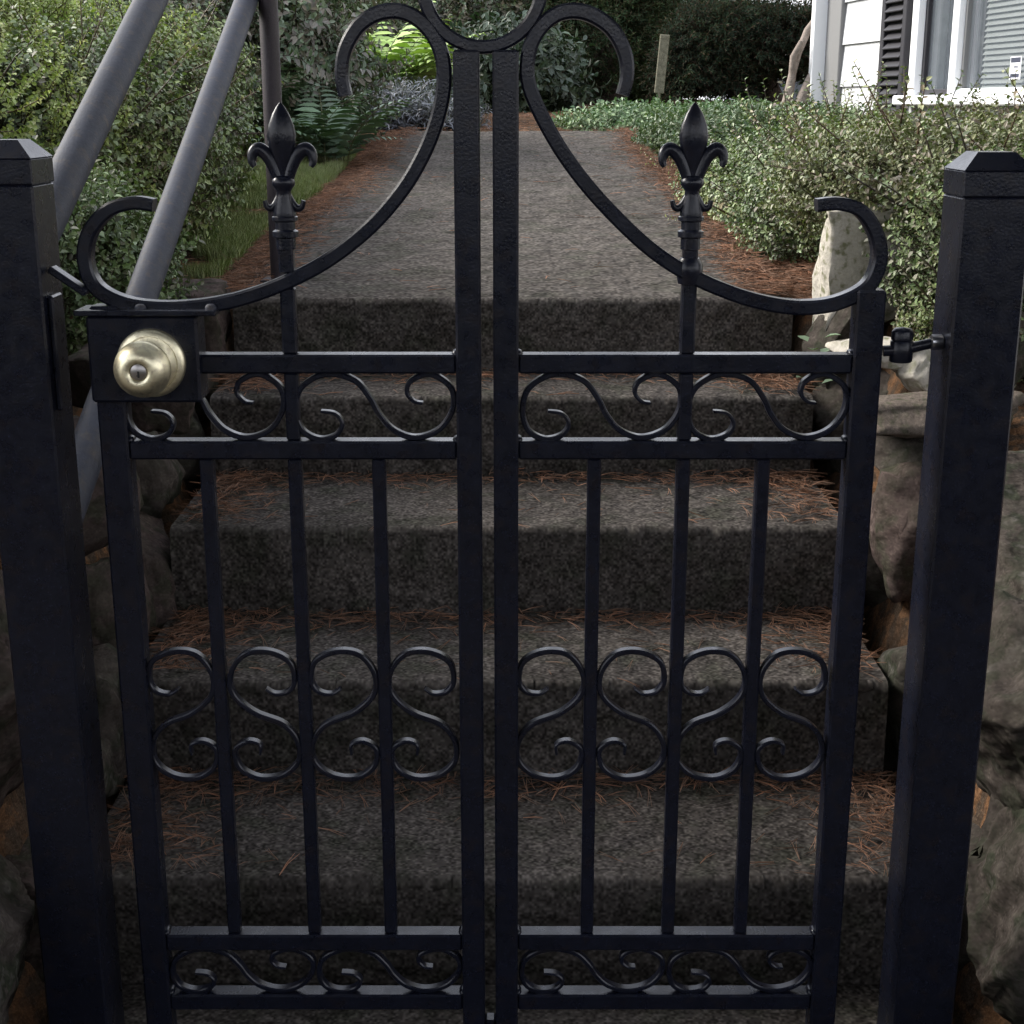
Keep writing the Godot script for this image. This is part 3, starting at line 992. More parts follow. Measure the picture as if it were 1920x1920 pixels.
func build_walls() -> void:
	# stones that edge the steps on the handrail side
	var t := thing("stone_wall", "low wall of rough pinkish stones edging the steps under the handrail", "wall")
	var R := RandomNumberGenerator.new()
	R.seed = 5
	var L := []
	for k in 5:
		var z: float = STEP_Z[k]
		var y := RISE * (k + 1)
		L.append([Vector3(-0.735, y - 0.10, z - 0.06), Vector3(0.22, 0.26, 0.25), Vector3(R.randfn() * 0.08, R.randfn() * 0.15, R.randfn() * 0.1), "stone" if k % 2 == 0 else "stone2", 0.6])
		if k < 4: L.append([Vector3(-0.745, y + (0.05 if k < 3 else -0.02), z - 0.22), Vector3(0.22, 0.19, 0.21), Vector3(R.randfn() * 0.1, R.randfn() * 0.2, R.randfn() * 0.1), "stone2" if k % 2 == 0 else "stone", 0.55])
	L.append([Vector3(-0.70, 0.62, -0.60), Vector3(0.20, 0.24, 0.20), Vector3(0.1, 0.3, 0.25), "stone", 0.55])
	L.append([Vector3(-0.69, 0.755, -0.93), Vector3(0.24, 0.20, 0.24), Vector3(0, 0.2, -0.1), "stone", 0.6])
	wall_stones(t, L, 100)
	# stones and blocks on the hinge side
	t = thing("block_wall", "broken wall of pale concrete blocks and stones beside the steps below the hedge", "wall")
	L = []
	for k in 4:
		var z: float = STEP_Z[k]
		var y := RISE * (k + 1)
		L.append([Vector3(0.728, y - 0.09, z - 0.10), Vector3(0.22, 0.27, 0.25), Vector3(R.randfn() * 0.06, R.randfn() * 0.12, R.randfn() * 0.06), "stone2", 0.7])
	L.append([Vector3(0.688, 0.72, -1.40), Vector3(0.145, 0.24, 0.22), Vector3(0.1, 0.3, 0.1), "stone2", 0.6])
	L.append([Vector3(0.735, 0.50, -0.83), Vector3(0.19, 0.25, 0.20), Vector3(0.1, 0.1, 0.12), "stone", 0.5])
	L.append([Vector3(0.775, 0.690, -0.92), Vector3(0.30, 0.085, 0.22), Vector3(0.02, 0.05, 0.0), "tan", 0.94])
	L.append([Vector3(0.785, 0.612, -0.93), Vector3(0.32, 0.075, 0.24), Vector3(0.0, -0.03, 0.0), "stone2", 0.92])
	L.append([Vector3(0.715, 0.765, -1.16), Vector3(0.15, 0.055, 0.15), Vector3(0.10, 0.1, 0.10), "pale", 0.92])
	L.append([Vector3(0.79, 0.735, -1.10), Vector3(0.10, 0.10, 0.10), Vector3(0, 0.1, 0.02), "pale", 0.9])
	L.append([Vector3(0.90, 0.76, -1.12), Vector3(0.2, 0.2, 0.2), Vector3(0, 0.2, 0.1), "stone2", 0.7])
	L.append([Vector3(0.765, 0.90, -1.44), Vector3(0.235, 0.33, 0.18), Vector3(-0.06, 0.10, 0.06), "pale", 0.9])
	L.append([Vector3(1.0, 0.86, -1.42), Vector3(0.26, 0.26, 0.2), Vector3(0, 0.1, 0.05), "stone2", 0.75])
	L.append([Vector3(0.985, 1.015, -1.50), Vector3(0.12, 0.075, 0.12), Vector3(0, 0.1, 0.0), "pale", 0.85])
	L.append([Vector3(0.875, 1.06, -1.62), Vector3(0.075, 0.05, 0.1), Vector3(0, 0.3, 0.1), "pale", 0.85])
	L.append([Vector3(0.80, 1.055, -1.62), Vector3(0.06, 0.06, 0.1), Vector3(0, -0.1, 0.1), "pale", 0.85])
	L.append([Vector3(1.25, 0.92, -1.42), Vector3(0.28, 0.3, 0.2), Vector3(0, -0.1, 0.0), "stone2", 0.75])
	L.append([Vector3(1.10, 1.04, -1.52), Vector3(0.12, 0.10, 0.12), Vector3(0, 0.2, 0.0), "stone2", 0.75])
	wall_stones(t, L, 200)
	# boulders by the posts
	var B := [
		["grey boulder leaning on the foot of the hinge post", Vector3(0.80, 0.14, -0.10), Vector3(0.36, 0.52, 0.34), Vector3(0.0, 0.4, 0.25), "stone2"],
		["cracked dark boulder wedged above the other rocks by the hinge post", Vector3(0.76, 0.40, -0.26), Vector3(0.30, 0.30, 0.30), Vector3(0.2, 0.2, -0.3), "stone2"],
		["flat-topped slab of rock sloping up under the hedge", Vector3(0.93, 0.50, -0.52), Vector3(0.44, 0.20, 0.62), Vector3(0.28, 0.0, -0.05), "stone2"],
		["rounded boulder lying outside the hinge post on the footway", Vector3(0.78, 0.05, 0.16), Vector3(0.34, 0.36, 0.30), Vector3(0.1, 0.8, 0.1), "stone2"],
		["tall pinkish boulder behind the latch post", Vector3(-0.80, 0.42, -0.22), Vector3(0.30, 0.42, 0.30), Vector3(0.0, 0.5, 0.12), "stone"],
		["broad mossy boulder standing on the footway by the latch post", Vector3(-0.76, 0.16, 0.10), Vector3(0.34, 0.52, 0.34), Vector3(0.0, 0.2, -0.22), "stone2"],
		["small brown boulder at the foot of the latch post", Vector3(-0.70, 0.02, 0.24), Vector3(0.22, 0.22, 0.22), Vector3(0.0, 0.7, 0.1), "stone"],
	]
	for i in B.size():
		var o := part("boulder", rock_mesh(B[i][2], 300 + i, 0.5, 0.16, 22), M[B[i][4]], self, B[i][1])
		o.rotation = B[i][3]
		tag(o, B[i][0], "boulder", "boulders beside the gate posts")

func build_handrail() -> void:
	var t := thing("handrail", "grey steel pipe handrail of two sloping rails on a dark post", "handrail")
	var X := -0.575
	for q in [[1.168, -0.305, -0.055], [0.943, -0.585, -0.055]]:
		var y0: float = q[0]
		var z0: float = q[1]
		var mb := MB.new()
		var s := 0.4755
		var a := Vector3(X, y0 + s * (z0 - float(q[2])), q[2])
		var b := Vector3(X, y0 + s * (z0 + 1.95), -1.95)
		tube(mb, [a, Vector3(X, y0 + s * (z0 + 0.4), -0.4), Vector3(X, y0 + s * (z0 + 1.0), -1.0), b], [0.0245, 0.0245, 0.0245, 0.0245], 24)
		part("rail", mb.mesh(), M.pipe, t)
	var mb2 := MB.new()
	tube(mb2, [Vector3(-0.531, 0.80, -1.665), Vector3(-0.531, 1.3, -1.665), Vector3(-0.531, 1.86, -1.665)], [0.021, 0.021, 0.021], 18)
	part("post", mb2.mesh(), M.pole, t)
	part("foot_plate", box_mesh(Vector3(-0.04, 0.0, -0.04), Vector3(0.04, 0.008, 0.04), 0.002), M.pole, t, Vector3(-0.531, 0.84, -1.665))

# ------------------------------------------------------------------ the house
func build_house() -> void:
	var C := Vector3(1.53, 0, -5.35)
	var a := deg_to_rad(6.6)
	var t := thing("house", "white clapboard house with a dark louvred shutter and a wide window", "house", C)
	t.rotation.y = a
	# local axes: +z runs along the wall towards the gate, -x faces the path
	var yb := 0.82
	var e := 0.1845
	var y := 1.305 - e * 3.0
	var openings := [[0.925, 1.27, 3.0, 2.05]]     # window: z0, y0, z1, y1
	var k := 0
	while y < 4.0:
		var z1 := 5.2
		var runs := [[0.02, z1]]
		if y + e > 1.235 and y < 2.08:
			runs = [[0.02, 0.928], [2.98, z1]]
		for r in runs:
			var mb := MB.new()
			# lapped board: foot stands proud, top tucked in
			mb.flat(Vector3(-0.016, y, r[0]), Vector3(-0.016, y, r[1]), Vector3(-0.003, y + e + 0.01, r[1]), Vector3(-0.003, y + e + 0.01, r[0]), Vector3(-1, 0, 0))
			mb.flat(Vector3(-0.016, y, r[0]), Vector3(-0.016, y, r[1]), Vector3(0.006, y + 0.001, r[1]), Vector3(0.006, y + 0.001, r[0]), Vector3(0, -1, 0))
			for zz in r:
				mb.flat(Vector3(-0.016, y, zz), Vector3(0.006, y, zz), Vector3(0.006, y + e, zz), Vector3(-0.003, y + e, zz), Vector3(0, 0, 1 if zz > 1 else -1))
			part("siding_board", mb.mesh(), M.siding, t)
		y += e
	# body of the house behind the boards, with the window opening left free
	var W := [[Vector3(0.006, yb - 0.4, 0.0), Vector3(0.15, 1.235, 5.2)], [Vector3(0.006, 2.08, 0.0), Vector3(0.15, 4.05, 5.2)], [Vector3(0.006, 1.235, 0.0), Vector3(0.15, 2.08, 0.93)], [Vector3(0.006, 1.235, 2.98), Vector3(0.15, 2.08, 5.2)], [Vector3(0.15, yb - 0.4, 0.0), Vector3(4.2, 4.05, 0.15)], [Vector3(0.15, yb - 0.4, 5.05), Vector3(4.2, 4.05, 5.2)], [Vector3(4.2, yb - 0.4, 0.0), Vector3(4.35, 4.05, 5.2)]]
	for q in W:
		part("wall", box_mesh(q[0], q[1], 0.002), M.siding, t)
	part("floor", box_mesh(Vector3(0.15, 0.9, 0.15), Vector3(4.2, 0.98, 5.05), 0.002), M.room, t)
	part("ceiling", box_mesh(Vector3(0.15, 2.9, 0.15), Vector3(4.2, 2.98, 5.05), 0.002), M.room, t)
	# roof
	var rm := MB.new()
	for s in [[-0.22, 2.175], [4.57, 2.175]]:
		var lo := Vector3(s[0], 4.02, -0.4)
		var dz := Vector3(0, 0, 6.0)
		var hi := Vector3(s[1], 5.2, -0.4)
		rm.flat(lo, lo + dz, hi + dz, hi, Vector3.UP)
		rm.flat(lo - Vector3(0, 0.12, 0), lo + dz - Vector3(0, 0.12, 0), hi + dz - Vector3(0, 0.12, 0), hi - Vector3(0, 0.12, 0), Vector3.DOWN)
		rm.flat(lo, lo + dz, lo + dz - Vector3(0, 0.12, 0), lo - Vector3(0, 0.12, 0), Vector3(-1 if s[0] < 0 else 1, 0, 0))
	part("roof", rm.mesh(), M.roof, t)
	# corner trim: grey corner board, white boxed post beyond it
	part("corner_board", box_mesh(Vector3(-0.03, yb - 0.2, -0.15), Vector3(0.004, 3.88, 0.045), 0.003), M.greytrim, t)
	var cp := part("corner_post", box_mesh(Vector3(-0.09, 1.16, -0.20), Vector3(-0.024, 3.88, -0.152), 0.003), M.trim, t)
	part("post_base", box_mesh(Vector3(-0.115, 0.95, -0.21), Vector3(-0.022, 1.16, -0.1505), 0.004), M.trim, cp)
	# shutter: frame and louvres
	var sh := Node3D.new()
	sh.name = "shutter"
	t.add_child(sh, true)
	var z0 := 0.605
	var z1 := 0.885
	part("shutter_frame", box_mesh(Vector3(-0.045, 1.13, z0), Vector3(-0.018, 2.12, z0 + 0.04), 0.003), M.shutter, sh)
	part("shutter_frame", box_mesh(Vector3(-0.045, 1.13, z1 - 0.04), Vector3(-0.018, 2.12, z1), 0.003), M.shutter, sh)
	part("shutter_frame", box_mesh(Vector3(-0.045, 1.13, z0 + 0.04), Vector3(-0.018, 1.19, z1 - 0.04), 0.003), M.shutter, sh)
	part("shutter_frame", box_mesh(Vector3(-0.045, 2.06, z0 + 0.04), Vector3(-0.018, 2.12, z1 - 0.04), 0.003), M.shutter, sh)
	part("shutter_back", box_mesh(Vector3(-0.022, 1.19, z0 + 0.04), Vector3(-0.0185, 2.06, z1 - 0.04), 0.0005), M.shutter, sh)
	var ly := 1.205
	while ly < 2.05:
		var mb := MB.new()
		box(mb, Vector3(-0.018, -0.004, 0), Vector3(0.018, 0.004, z1 - z0 - 0.082), 0.002, Transform3D(Basis(Vector3(0, 0, 1), 0.75), Vector3.ZERO))
		part("louvre", mb.mesh(), M.shutter, sh, Vector3(-0.034, ly, z0 + 0.041))
		ly += 0.0365
	# window
	var wn := Node3D.new()
	wn.name = "window"
	t.add_child(wn, true)
	part("casing", box_mesh(Vector3(-0.035, 1.262, 0.926), Vector3(0.0, 2.10, 0.985), 0.004), M.trim, wn)
	part("casing", box_mesh(Vector3(-0.035, 1.262, 2.915), Vector3(0.0, 2.10, 2.975), 0.004), M.trim, wn)
	part("casing", box_mesh(Vector3(-0.035, 2.03, 0.985), Vector3(0.0, 2.10, 2.915), 0.004), M.trim, wn)
	part("sill", box_mesh(Vector3(-0.085, 1.225, 0.90), Vector3(0.02, 1.262, 3.0), 0.005), M.trim, wn)
	part("mullion", box_mesh(Vector3(-0.030, 1.262, 1.315), Vector3(0.03, 2.03, 1.368), 0.004), M.trim, wn)
	for q in [[0.985, 1.315], [1.368, 2.915]]:
		part("pane", box_mesh(Vector3(0.012, 1.262, q[0]), Vector3(0.016, 2.03, q[1]), 0.0002), M.glass, wn)
		part("sash", box_mesh(Vector3(-0.004, 1.2625, q[0] + 0.0005), Vector3(0.026, 1.285, q[1] - 0.0005), 0.002), M.shutter if q[0] < 1.2 else M.trim, wn)
	part("sash", box_mesh(Vector3(-0.004, 1.286, 0.9855), Vector3(0.026, 2.03, 1.008), 0.002), M.shutter, wn)
	part("sash", box_mesh(Vector3(-0.004, 1.286, 1.3685), Vector3(0.026, 2.03, 1.385), 0.002), M.greytrim, wn)
	# venetian blind behind the wide pane
	var bl := Node3D.new()
	bl.name = "blind"
	wn.add_child(bl, true)
	var by := 1.29
	while by < 2.03:
		var mb := MB.new()
		box(mb, Vector3(-0.012, -0.0007, 0), Vector3(0.012, 0.0007, 1.47), 0.0003, Transform3D(Basis(Vector3(0, 0, 1), 0.95), Vector3.ZERO))
		part("slat", mb.mesh(), M.blind, bl, Vector3(0.055, by, 1.43))
		by += 0.0205
	# curtain in the narrow pane
	var cu := MB.new()
	var pv := Vector3.ZERO
	for i in 25:
		var zc := lerpf(0.99, 1.31, i / 24.0)
		var q := Vector3(0.09 + 0.014 * sin(i * 1.4), 1.24, zc)
		if i > 0:
			cu.flat(pv, q, q + Vector3(0, 0.84, 0), pv + Vector3(0, 0.84, 0), Vector3(-1, 0, 0))
		pv = q
	part("curtain", cu.mesh(), mat(s_rgb(0.018, 0.017, 0.023), 0.9), wn)
	# security sticker on the wide pane
	var sk := part("sticker", box_mesh(Vector3(0.0095, 1.312, 1.752), Vector3(0.0115, 1.388, 1.836), 0.0002), M.paper, wn)
	part("sticker_band", box_mesh(Vector3(0.0086, 1.368, 1.757), Vector3(0.0093, 1.385, 1.831), 0.0001), M.ink, sk)
	part("sticker_band", box_mesh(Vector3(0.0086, 1.318, 1.760), Vector3(0.0093, 1.331, 1.828), 0.0001), M.ink, sk)
	for i in 4:
		part("sticker_print", box_mesh(Vector3(0.0086, 1.350, 1.782 + i * 0.010), Vector3(0.0093, 1.357, 1.788 + i * 0.010), 0.0001), M.ink, sk)

func build_yard_things() -> void:
	# wooden stake
	var mb := MB.new()
	var at := Vector3(0.705, land(0.705, -5.7) - 0.05, -5.7)
	box(mb, Vector3(-0.024, 0.0, -0.012), Vector3(0.024, 0.20, 0.012), 0.003)
	var t := thing("stake", "weathered wooden stake leaning in the green ground cover", "stake", at)
	t.rotation.z = -0.08
	mb = MB.new()
	tube(mb, [Vector3(0, 0, 0), Vector3(0, 0.26, 0)], [0.009, 0.009], 8)
	part("pin", mb.mesh(), M.stake, t)
	mb = MB.new()
	box(mb, Vector3(-0.023, 0.2, -0.010), Vector3(0.023, 0.475, 0.010), 0.003)
	part("board", mb.mesh(), M.stake, t)
	# driftwood
	at = Vector3(1.31, land(1.31, -5.55) - 0.02, -5.55)
	t = thing("driftwood", "bleached branching driftwood standing by the white corner post", "driftwood", at)
	var Bz := [
		[[0.0, 0.0, 0.0], [0.02, 0.10, 0], [0.035, 0.21, 0.0], [0.06, 0.30, -0.01], [0.10, 0.40, -0.02], [0.135, 0.455, 0.0], [0.155, 0.42, 0.0]],
		[[0.05, -0.02, 0.02], [0.085, 0.10, 0.03], [0.12, 0.19, 0.02], [0.15, 0.23, 0.01], [0.18, 0.24, 0]],
		[[-0.09, -0.02, 0.03], [-0.05, 0.045, 0.02], [0.0, 0.06, 0.01], [0.05, 0.05, 0.0]],
		[[0.15, -0.02, 0.0], [0.16, 0.10, 0.01], [0.14, 0.22, 0.0], [0.17, 0.33, 0.0]],
		[[0.035, 0.21, 0.0], [0.03, 0.28, 0.02], [0.065, 0.35, 0.03]],
	]
	var R := RandomNumberGenerator.new()
	R.seed = 8
	for b in Bz:
		mb = MB.new()
		var p := []
		var r := []
		for i in b.size():
			p.append(Vector3(b[i][0], b[i][1] + 0.04, b[i][2]))
			r.append((0.026 - 0.013 * i / b.size()) * R.randf_range(0.7, 1.25))
		tube(mb, p, r, 9)
		part("branch", mb.mesh(), M.drift, t)
	# parked car on the road beyond
	var ry := land(2.2, -13.5)
	t = thing("parked_car", "white parked car half hidden behind the clipped tree", "car", Vector3(3.1, ry, -13.2))
	var prof := PackedVector2Array([Vector2(-2.1, 0.35), Vector2(-2.12, 0.62), Vector2(-2.0, 0.78), Vector2(-1.2, 0.90), Vector2(-0.55, 1.36), Vector2(0.1, 1.43), Vector2(0.85, 1.40), Vector2(1.5, 1.0), Vector2(2.0, 0.94), Vector2(2.1, 0.6), Vector2(2.08, 0.35)])
	prof = catmull(prof, 4)
	mb = MB.new()
	for i in prof.size() - 1:
		var p0 := prof[i]
		var p1 := prof[i + 1]
		var w0 := 0.86 - 0.2 * clampf((p0.y - 0.85) / 0.55, 0, 1)
		var w1 := 0.86 - 0.2 * clampf((p1.y - 0.85) / 0.55, 0, 1)
		mb.flat(Vector3(p0.x, p0.y, -w0), Vector3(p1.x, p1.y, -w1), Vector3(p1.x, p1.y, w1), Vector3(p0.x, p0.y, w0), Vector3(p1.y - p0.y, p0.x - p1.x, 0) * -1.0 if false else Vector3(-(p1.y - p0.y), p1.x - p0.x, 0))
		for s in [-1.0, 1.0]:
			var b0 := minf(p0.y, 0.85)
			var b1 := minf(p1.y, 0.85)
			mb.flat(Vector3(p0.x, 0.3, 0.86 * s), Vector3(p1.x, 0.3, 0.86 * s), Vector3(p1.x, b1, 0.86 * s), Vector3(p0.x, b0, 0.86 * s), Vector3(0, 0, s))
			mb.flat(Vector3(p0.x, b0, 0.86 * s), Vector3(p1.x, b1, 0.86 * s), Vector3(p1.x, p1.y, w1 * s), Vector3(p0.x, p0.y, w0 * s), Vector3(0, 0.3, s))
	part("body", mb.mesh(), M.carpaint, t)
	for s in [-1.0, 1.0]:
		for q in [[[-0.95, 0.93], [0.05, 0.93], [0.05, 1.34], [-0.5, 1.31]], [[0.1, 0.93], [1.25, 0.95], [0.75, 1.34], [0.1, 1.35]]]:
			mb = MB.new()
			var vs := []
			for c in q:
				var w: float = 0.872 - 0.2 * clampf((c[1] - 0.85) / 0.55, 0, 1)
				vs.append(Vector3(c[0], c[1], w * s))
			mb.flat(vs[0], vs[1], vs[2], vs[3], Vector3(0, 0.3, s))
			part("window", mb.mesh(), M.carglass, t)
		for xw in [-1.3, 1.3]:
			mb = MB.new()
			lathe(mb, [[0.0, -0.1], [0.30, -0.1], [0.32, -0.07], [0.32, 0.07], [0.30, 0.1], [0.19, 0.1], [0.18, 0.08], [0.0, 0.08]], 24, Transform3D(Basis(Vector3(1, 0, 0), PI * 0.5 * s), Vector3(xw, 0.32, 0.80 * s)))
			part("wheel", mb.mesh(), M.rubber, t)
	mb = MB.new()
	box(mb, Vector3(-60, -0.25, -18.0), Vector3(60, 0.0, -11.6), 0.02)
	var rd := part("road", mb.mesh(), M.asphalt, self, Vector3(0, ry + 0.004, 0))
	tag(rd, "asphalt road beyond the garden", "", "", "structure")

# ------------------------------------------------------------------ plants and litter
func build_plants() -> void:
	var small := []     # cotoneaster-like twigs with small oval leaves
	var olive := [Color(0.165, 0.205, 0.095), Color(0.125, 0.165, 0.075), Color(0.21, 0.235, 0.13), Color(0.16, 0.14, 0.10)]
	for k in 4: small.append(sprig_mesh(50 + k, 22, 0.11, 0.0155, 0.0088, olive))
	var tiny := []      # fine yellow-green leaves
	var lime := [Color(0.28, 0.335, 0.115), Color(0.22, 0.275, 0.095), Color(0.33, 0.35, 0.15)]
	for k in 4: tiny.append(sprig_mesh(60 + k, 24, 0.10, 0.0125, 0.0078, lime))
	var broad := []     # dark evergreen leaves
	var deep := [Color(0.05, 0.08, 0.038), Color(0.036, 0.06, 0.03), Color(0.07, 0.10, 0.05)]
	for k in 4: broad.append(sprig_mesh(70 + k, 14, 0.20, 0.05, 0.022, deep))
	var yew := []       # clipped dark conifer
	var black := [Color(0.030, 0.042, 0.024), Color(0.022, 0.032, 0.020), Color(0.040, 0.050, 0.028), Color(0.045, 0.034, 0.026)]
	for k in 4: yew.append(sprig_mesh(80 + k, 26, 0.13, 0.028, 0.006, black))
	var mid := []       # mid-green background leaves
	var green := [Color(0.15, 0.20, 0.11), Color(0.11, 0.15, 0.085), Color(0.19, 0.23, 0.14), Color(0.15, 0.13, 0.095)]
	for k in 4: mid.append(sprig_mesh(90 + k, 18, 0.16, 0.034, 0.016, green))
	var cover := []     # bright ground cover
	var fresh := [Color(0.13, 0.185, 0.085), Color(0.095, 0.145, 0.07), Color(0.17, 0.21, 0.11)]
	for k in 4: cover.append(sprig_mesh(110 + k, 14, 0.08, 0.021, 0.010, fresh))
	var blue := []      # blue-grey spiky ground cover
	var slate := [Color(0.13, 0.14, 0.165), Color(0.10, 0.105, 0.125), Color(0.18, 0.185, 0.21)]
	for k in 4: blue.append(sprig_mesh(120 + k, 22, 0.13, 0.040, 0.006, slate))
	var W := Color(1, 1, 1)
	var wand := sprig_mesh(151, 26, 0.24, 0.015, 0.0085, olive, 1.0)
	var wand2 := sprig_mesh(152, 30, 0.22, 0.0125, 0.0075, lime, 1.0)
	var g := func(x: float, z: float) -> Vector3: return Vector3(x, land(x, z), z)

	# --- left of the steps
	shrub("shrub", "dense yellow-green small-leaved shrub behind the latch post", "shrub", g.call(-1.50, -2.35), [
		[Vector3(0, 0.32, 0), Vector3(0.52, 0.34, 0.5)], [Vector3(-0.55, 0.36, 0.25), Vector3(0.55, 0.36, 0.5)], [Vector3(0.10, 0.22, 0.55), Vector3(0.45, 0.27, 0.35)], [Vector3(-0.2, 0.42, -0.45), Vector3(0.5, 0.32, 0.4)]],
		11000, tiny, [Color(0.95, 1.0, 0.95), Color(1.2, 1.2, 1.1), Color(1.5, 1.45, 1.1)], 1, {"shoots": 260, "shoot_mesh": wand2})
	shrub("shrub", "olive small-leaved shrub between the two handrails and the path", "shrub", g.call(-1.13, -2.45), [
		[Vector3(-0.02, 0.22, 0), Vector3(0.32, 0.27, 0.42)], [Vector3(0.05, 0.18, 0.48), Vector3(0.26, 0.24, 0.34)], [Vector3(-0.1, 0.28, -0.5), Vector3(0.34, 0.26, 0.4)]],
		9000, small, [Color(0.9, 0.95, 1.0), Color(1.15, 1.15, 1.1), Color(1.4, 1.35, 1.1)], 2, {"shoots": 160, "shoot_mesh": wand})
	shrub("shrub", "low green shrub hanging over the stones at the head of the steps", "shrub", g.call(-0.97, -1.42), [
		[Vector3(0, 0.10, 0), Vector3(0.20, 0.17, 0.32)], [Vector3(-0.28, 0.14, 0.1), Vector3(0.26, 0.2, 0.4)]],
		3600, small, [Color(0.7, 0.85, 0.8), Color(0.95, 1.1, 0.95), Color(1.2, 1.35, 1.0)], 3)
	shrub("shrub", "tall grey-green broad-leaved shrub behind the yellow-green one", "shrub", g.call(-1.75, -4.3), [
		[Vector3(0, 0.45, 0), Vector3(0.75, 0.5, 0.6)], [Vector3(0.65, 0.42, -0.2), Vector3(0.5, 0.45, 0.5)], [Vector3(-0.9, 0.5, 0.2), Vector3(0.7, 0.5, 0.6)]],
		2600, mid, [Color(0.8, 0.85, 1.0), Color(1, 1, 1.1), Color(1.3, 1.3, 1.3)], 4)
	shrub("shrub", "dark glossy shrub in the middle of the bed left of the path", "shrub", g.call(-1.24, -4.9), [
		[Vector3(0, 0.36, 0), Vector3(0.42, 0.40, 0.4)], [Vector3(0.25, 0.22, 0.35), Vector3(0.3, 0.26, 0.3)]],
		1700, mid, [Color(0.65, 0.75, 0.8), Color(0.9, 1, 1), Color(1.3, 1.3, 1.2)], 5)
	shrub("shrub", "dark evergreen shrub on the bank beside the lower steps", "shrub", g.call(-1.22, -0.55), [
		[Vector3(0, 0.30, 0), Vector3(0.26, 0.36, 0.42)], [Vector3(-0.3, 0.38, 0.1), Vector3(0.35, 0.42, 0.6)], [Vector3(-0.1, 0.30, -0.5), Vector3(0.26, 0.32, 0.35)]],
		2400, broad, [Color(0.8, 0.8, 0.8), W], 53, {"inner": 0.3, "gap": -0.6})
	# --- right of the path
	shrub("hedge", "sprawling olive hedge spilling down from the house to the path", "hedge", g.call(0.98, -2.7), [
		[Vector3(0.0, 0.05, 0.55), Vector3(0.34, 0.17, 0.45)], [Vector3(0.05, 0.05, -0.1), Vector3(0.42, 0.16, 0.5)], [Vector3(0.10, 0.02, -0.9), Vector3(0.48, 0.13, 0.5)], [Vector3(-0.16, 0.0, 0.1), Vector3(0.22, 0.13, 0.5)]],
		18000, small, [Color(0.8, 0.9, 0.95), Color(1, 1.05, 1), Color(1.3, 1.25, 1.0)], 6, {"scale": 0.78, "shoots": 260, "shoot_mesh": wand})
	shrub("hedge", "brownish twiggy hedge under the house window", "hedge", g.call(1.45, -2.35), [
		[Vector3(0.1, 0.13, 0.3), Vector3(0.42, 0.12, 0.5)], [Vector3(0.05, 0.09, -0.6), Vector3(0.36, 0.12, 0.6)], [Vector3(-0.35, 0.15, 0.75), Vector3(0.42, 0.10, 0.3)]],
		11000, small, [Color(0.95, 0.85, 0.8), Color(1.0, 0.98, 0.95), Color(1.35, 1.25, 1.2)], 7, {"scale": 0.78, "shoots": 170, "shoot_mesh": wand})
	shrub("hedge", "clump of green hedge where the path ends below the stake", "hedge", g.call(0.86, -4.45), [
		[Vector3(0, 0.0, 0), Vector3(0.30, 0.11, 0.55)], [Vector3(0.35, 0.0, -0.1), Vector3(0.35, 0.12, 0.5)]],
		5500, cover, [Color(0.8, 0.9, 0.85), Color(1, 1, 1), Color(1.25, 1.2, 1.1)], 8)
	shrub("ground_cover", "bright green ground cover round the foot of the stake", "ground cover", g.call(0.72, -5.6), [
		[Vector3(-0.1, -0.03, 0), Vector3(0.36, 0.07, 0.4)], [Vector3(0.45, -0.03, -0.1), Vector3(0.45, 0.07, 0.45)]],
		4000, cover, [Color(0.8, 0.95, 0.9), Color(1, 1.05, 1), Color(1.2, 1.2, 1.1)], 9)
	shrub("creeper", "small-leaved creeper hanging over the pale blocks beside the hinge post", "creeper", Vector3(0.98, 0.84, -1.22), [
		[Vector3(0.0, 0.06, -0.06), Vector3(0.16, 0.17, 0.13)], [Vector3(0.28, 0.02, -0.02), Vector3(0.24, 0.20, 0.16)], [Vector3(-0.05, -0.04, 0.03), Vector3(0.10, 0.07, 0.08)]],
		4200, small, [Color(0.6, 0.7, 0.65), Color(0.9, 1, 0.9), Color(1.2, 1.25, 1.0)], 17, {"floor": -0.16, "stems": 3, "stem": 0.004, "scale": 0.7, "shoots": 90, "shoot_mesh": wand})
	# --- end of the path
	shrub("ground_cover", "blue-grey spiky ground cover across the end of the path", "ground cover", g.call(-0.52, -5.65), [
		[Vector3(0, 0.0, 0), Vector3(0.30, 0.085, 0.28)], [Vector3(-0.35, 0.0, -0.1), Vector3(0.25, 0.09, 0.3)]],
		1900, blue, [Color(0.75, 0.75, 0.8), W, Color(1.3, 1.3, 1.3)], 10, {"up": 1.0})
	shrub("shrub", "dark low shrub behind the blue-grey ground cover", "shrub", g.call(0.0, -7.4), [
		[Vector3(0, 0.16, 0), Vector3(0.32, 0.2, 0.4)]], 900, broad, [Color(0.7, 0.7, 0.8), W], 11)
	# ferns
	var fr := []
	for k in 3: fr.append(frond_mesh(130 + k, 0.42, 0.10, [Color(0.085, 0.135, 0.085), Color(0.11, 0.17, 0.10), Color(0.075, 0.115, 0.07)], 0.7))
	var fy := []
	for k in 3: fy.append(frond_mesh(140 + k, 0.55, 0.12, [Color(0.28, 0.40, 0.10), Color(0.22, 0.34, 0.08), Color(0.34, 0.44, 0.13)], 0.55))
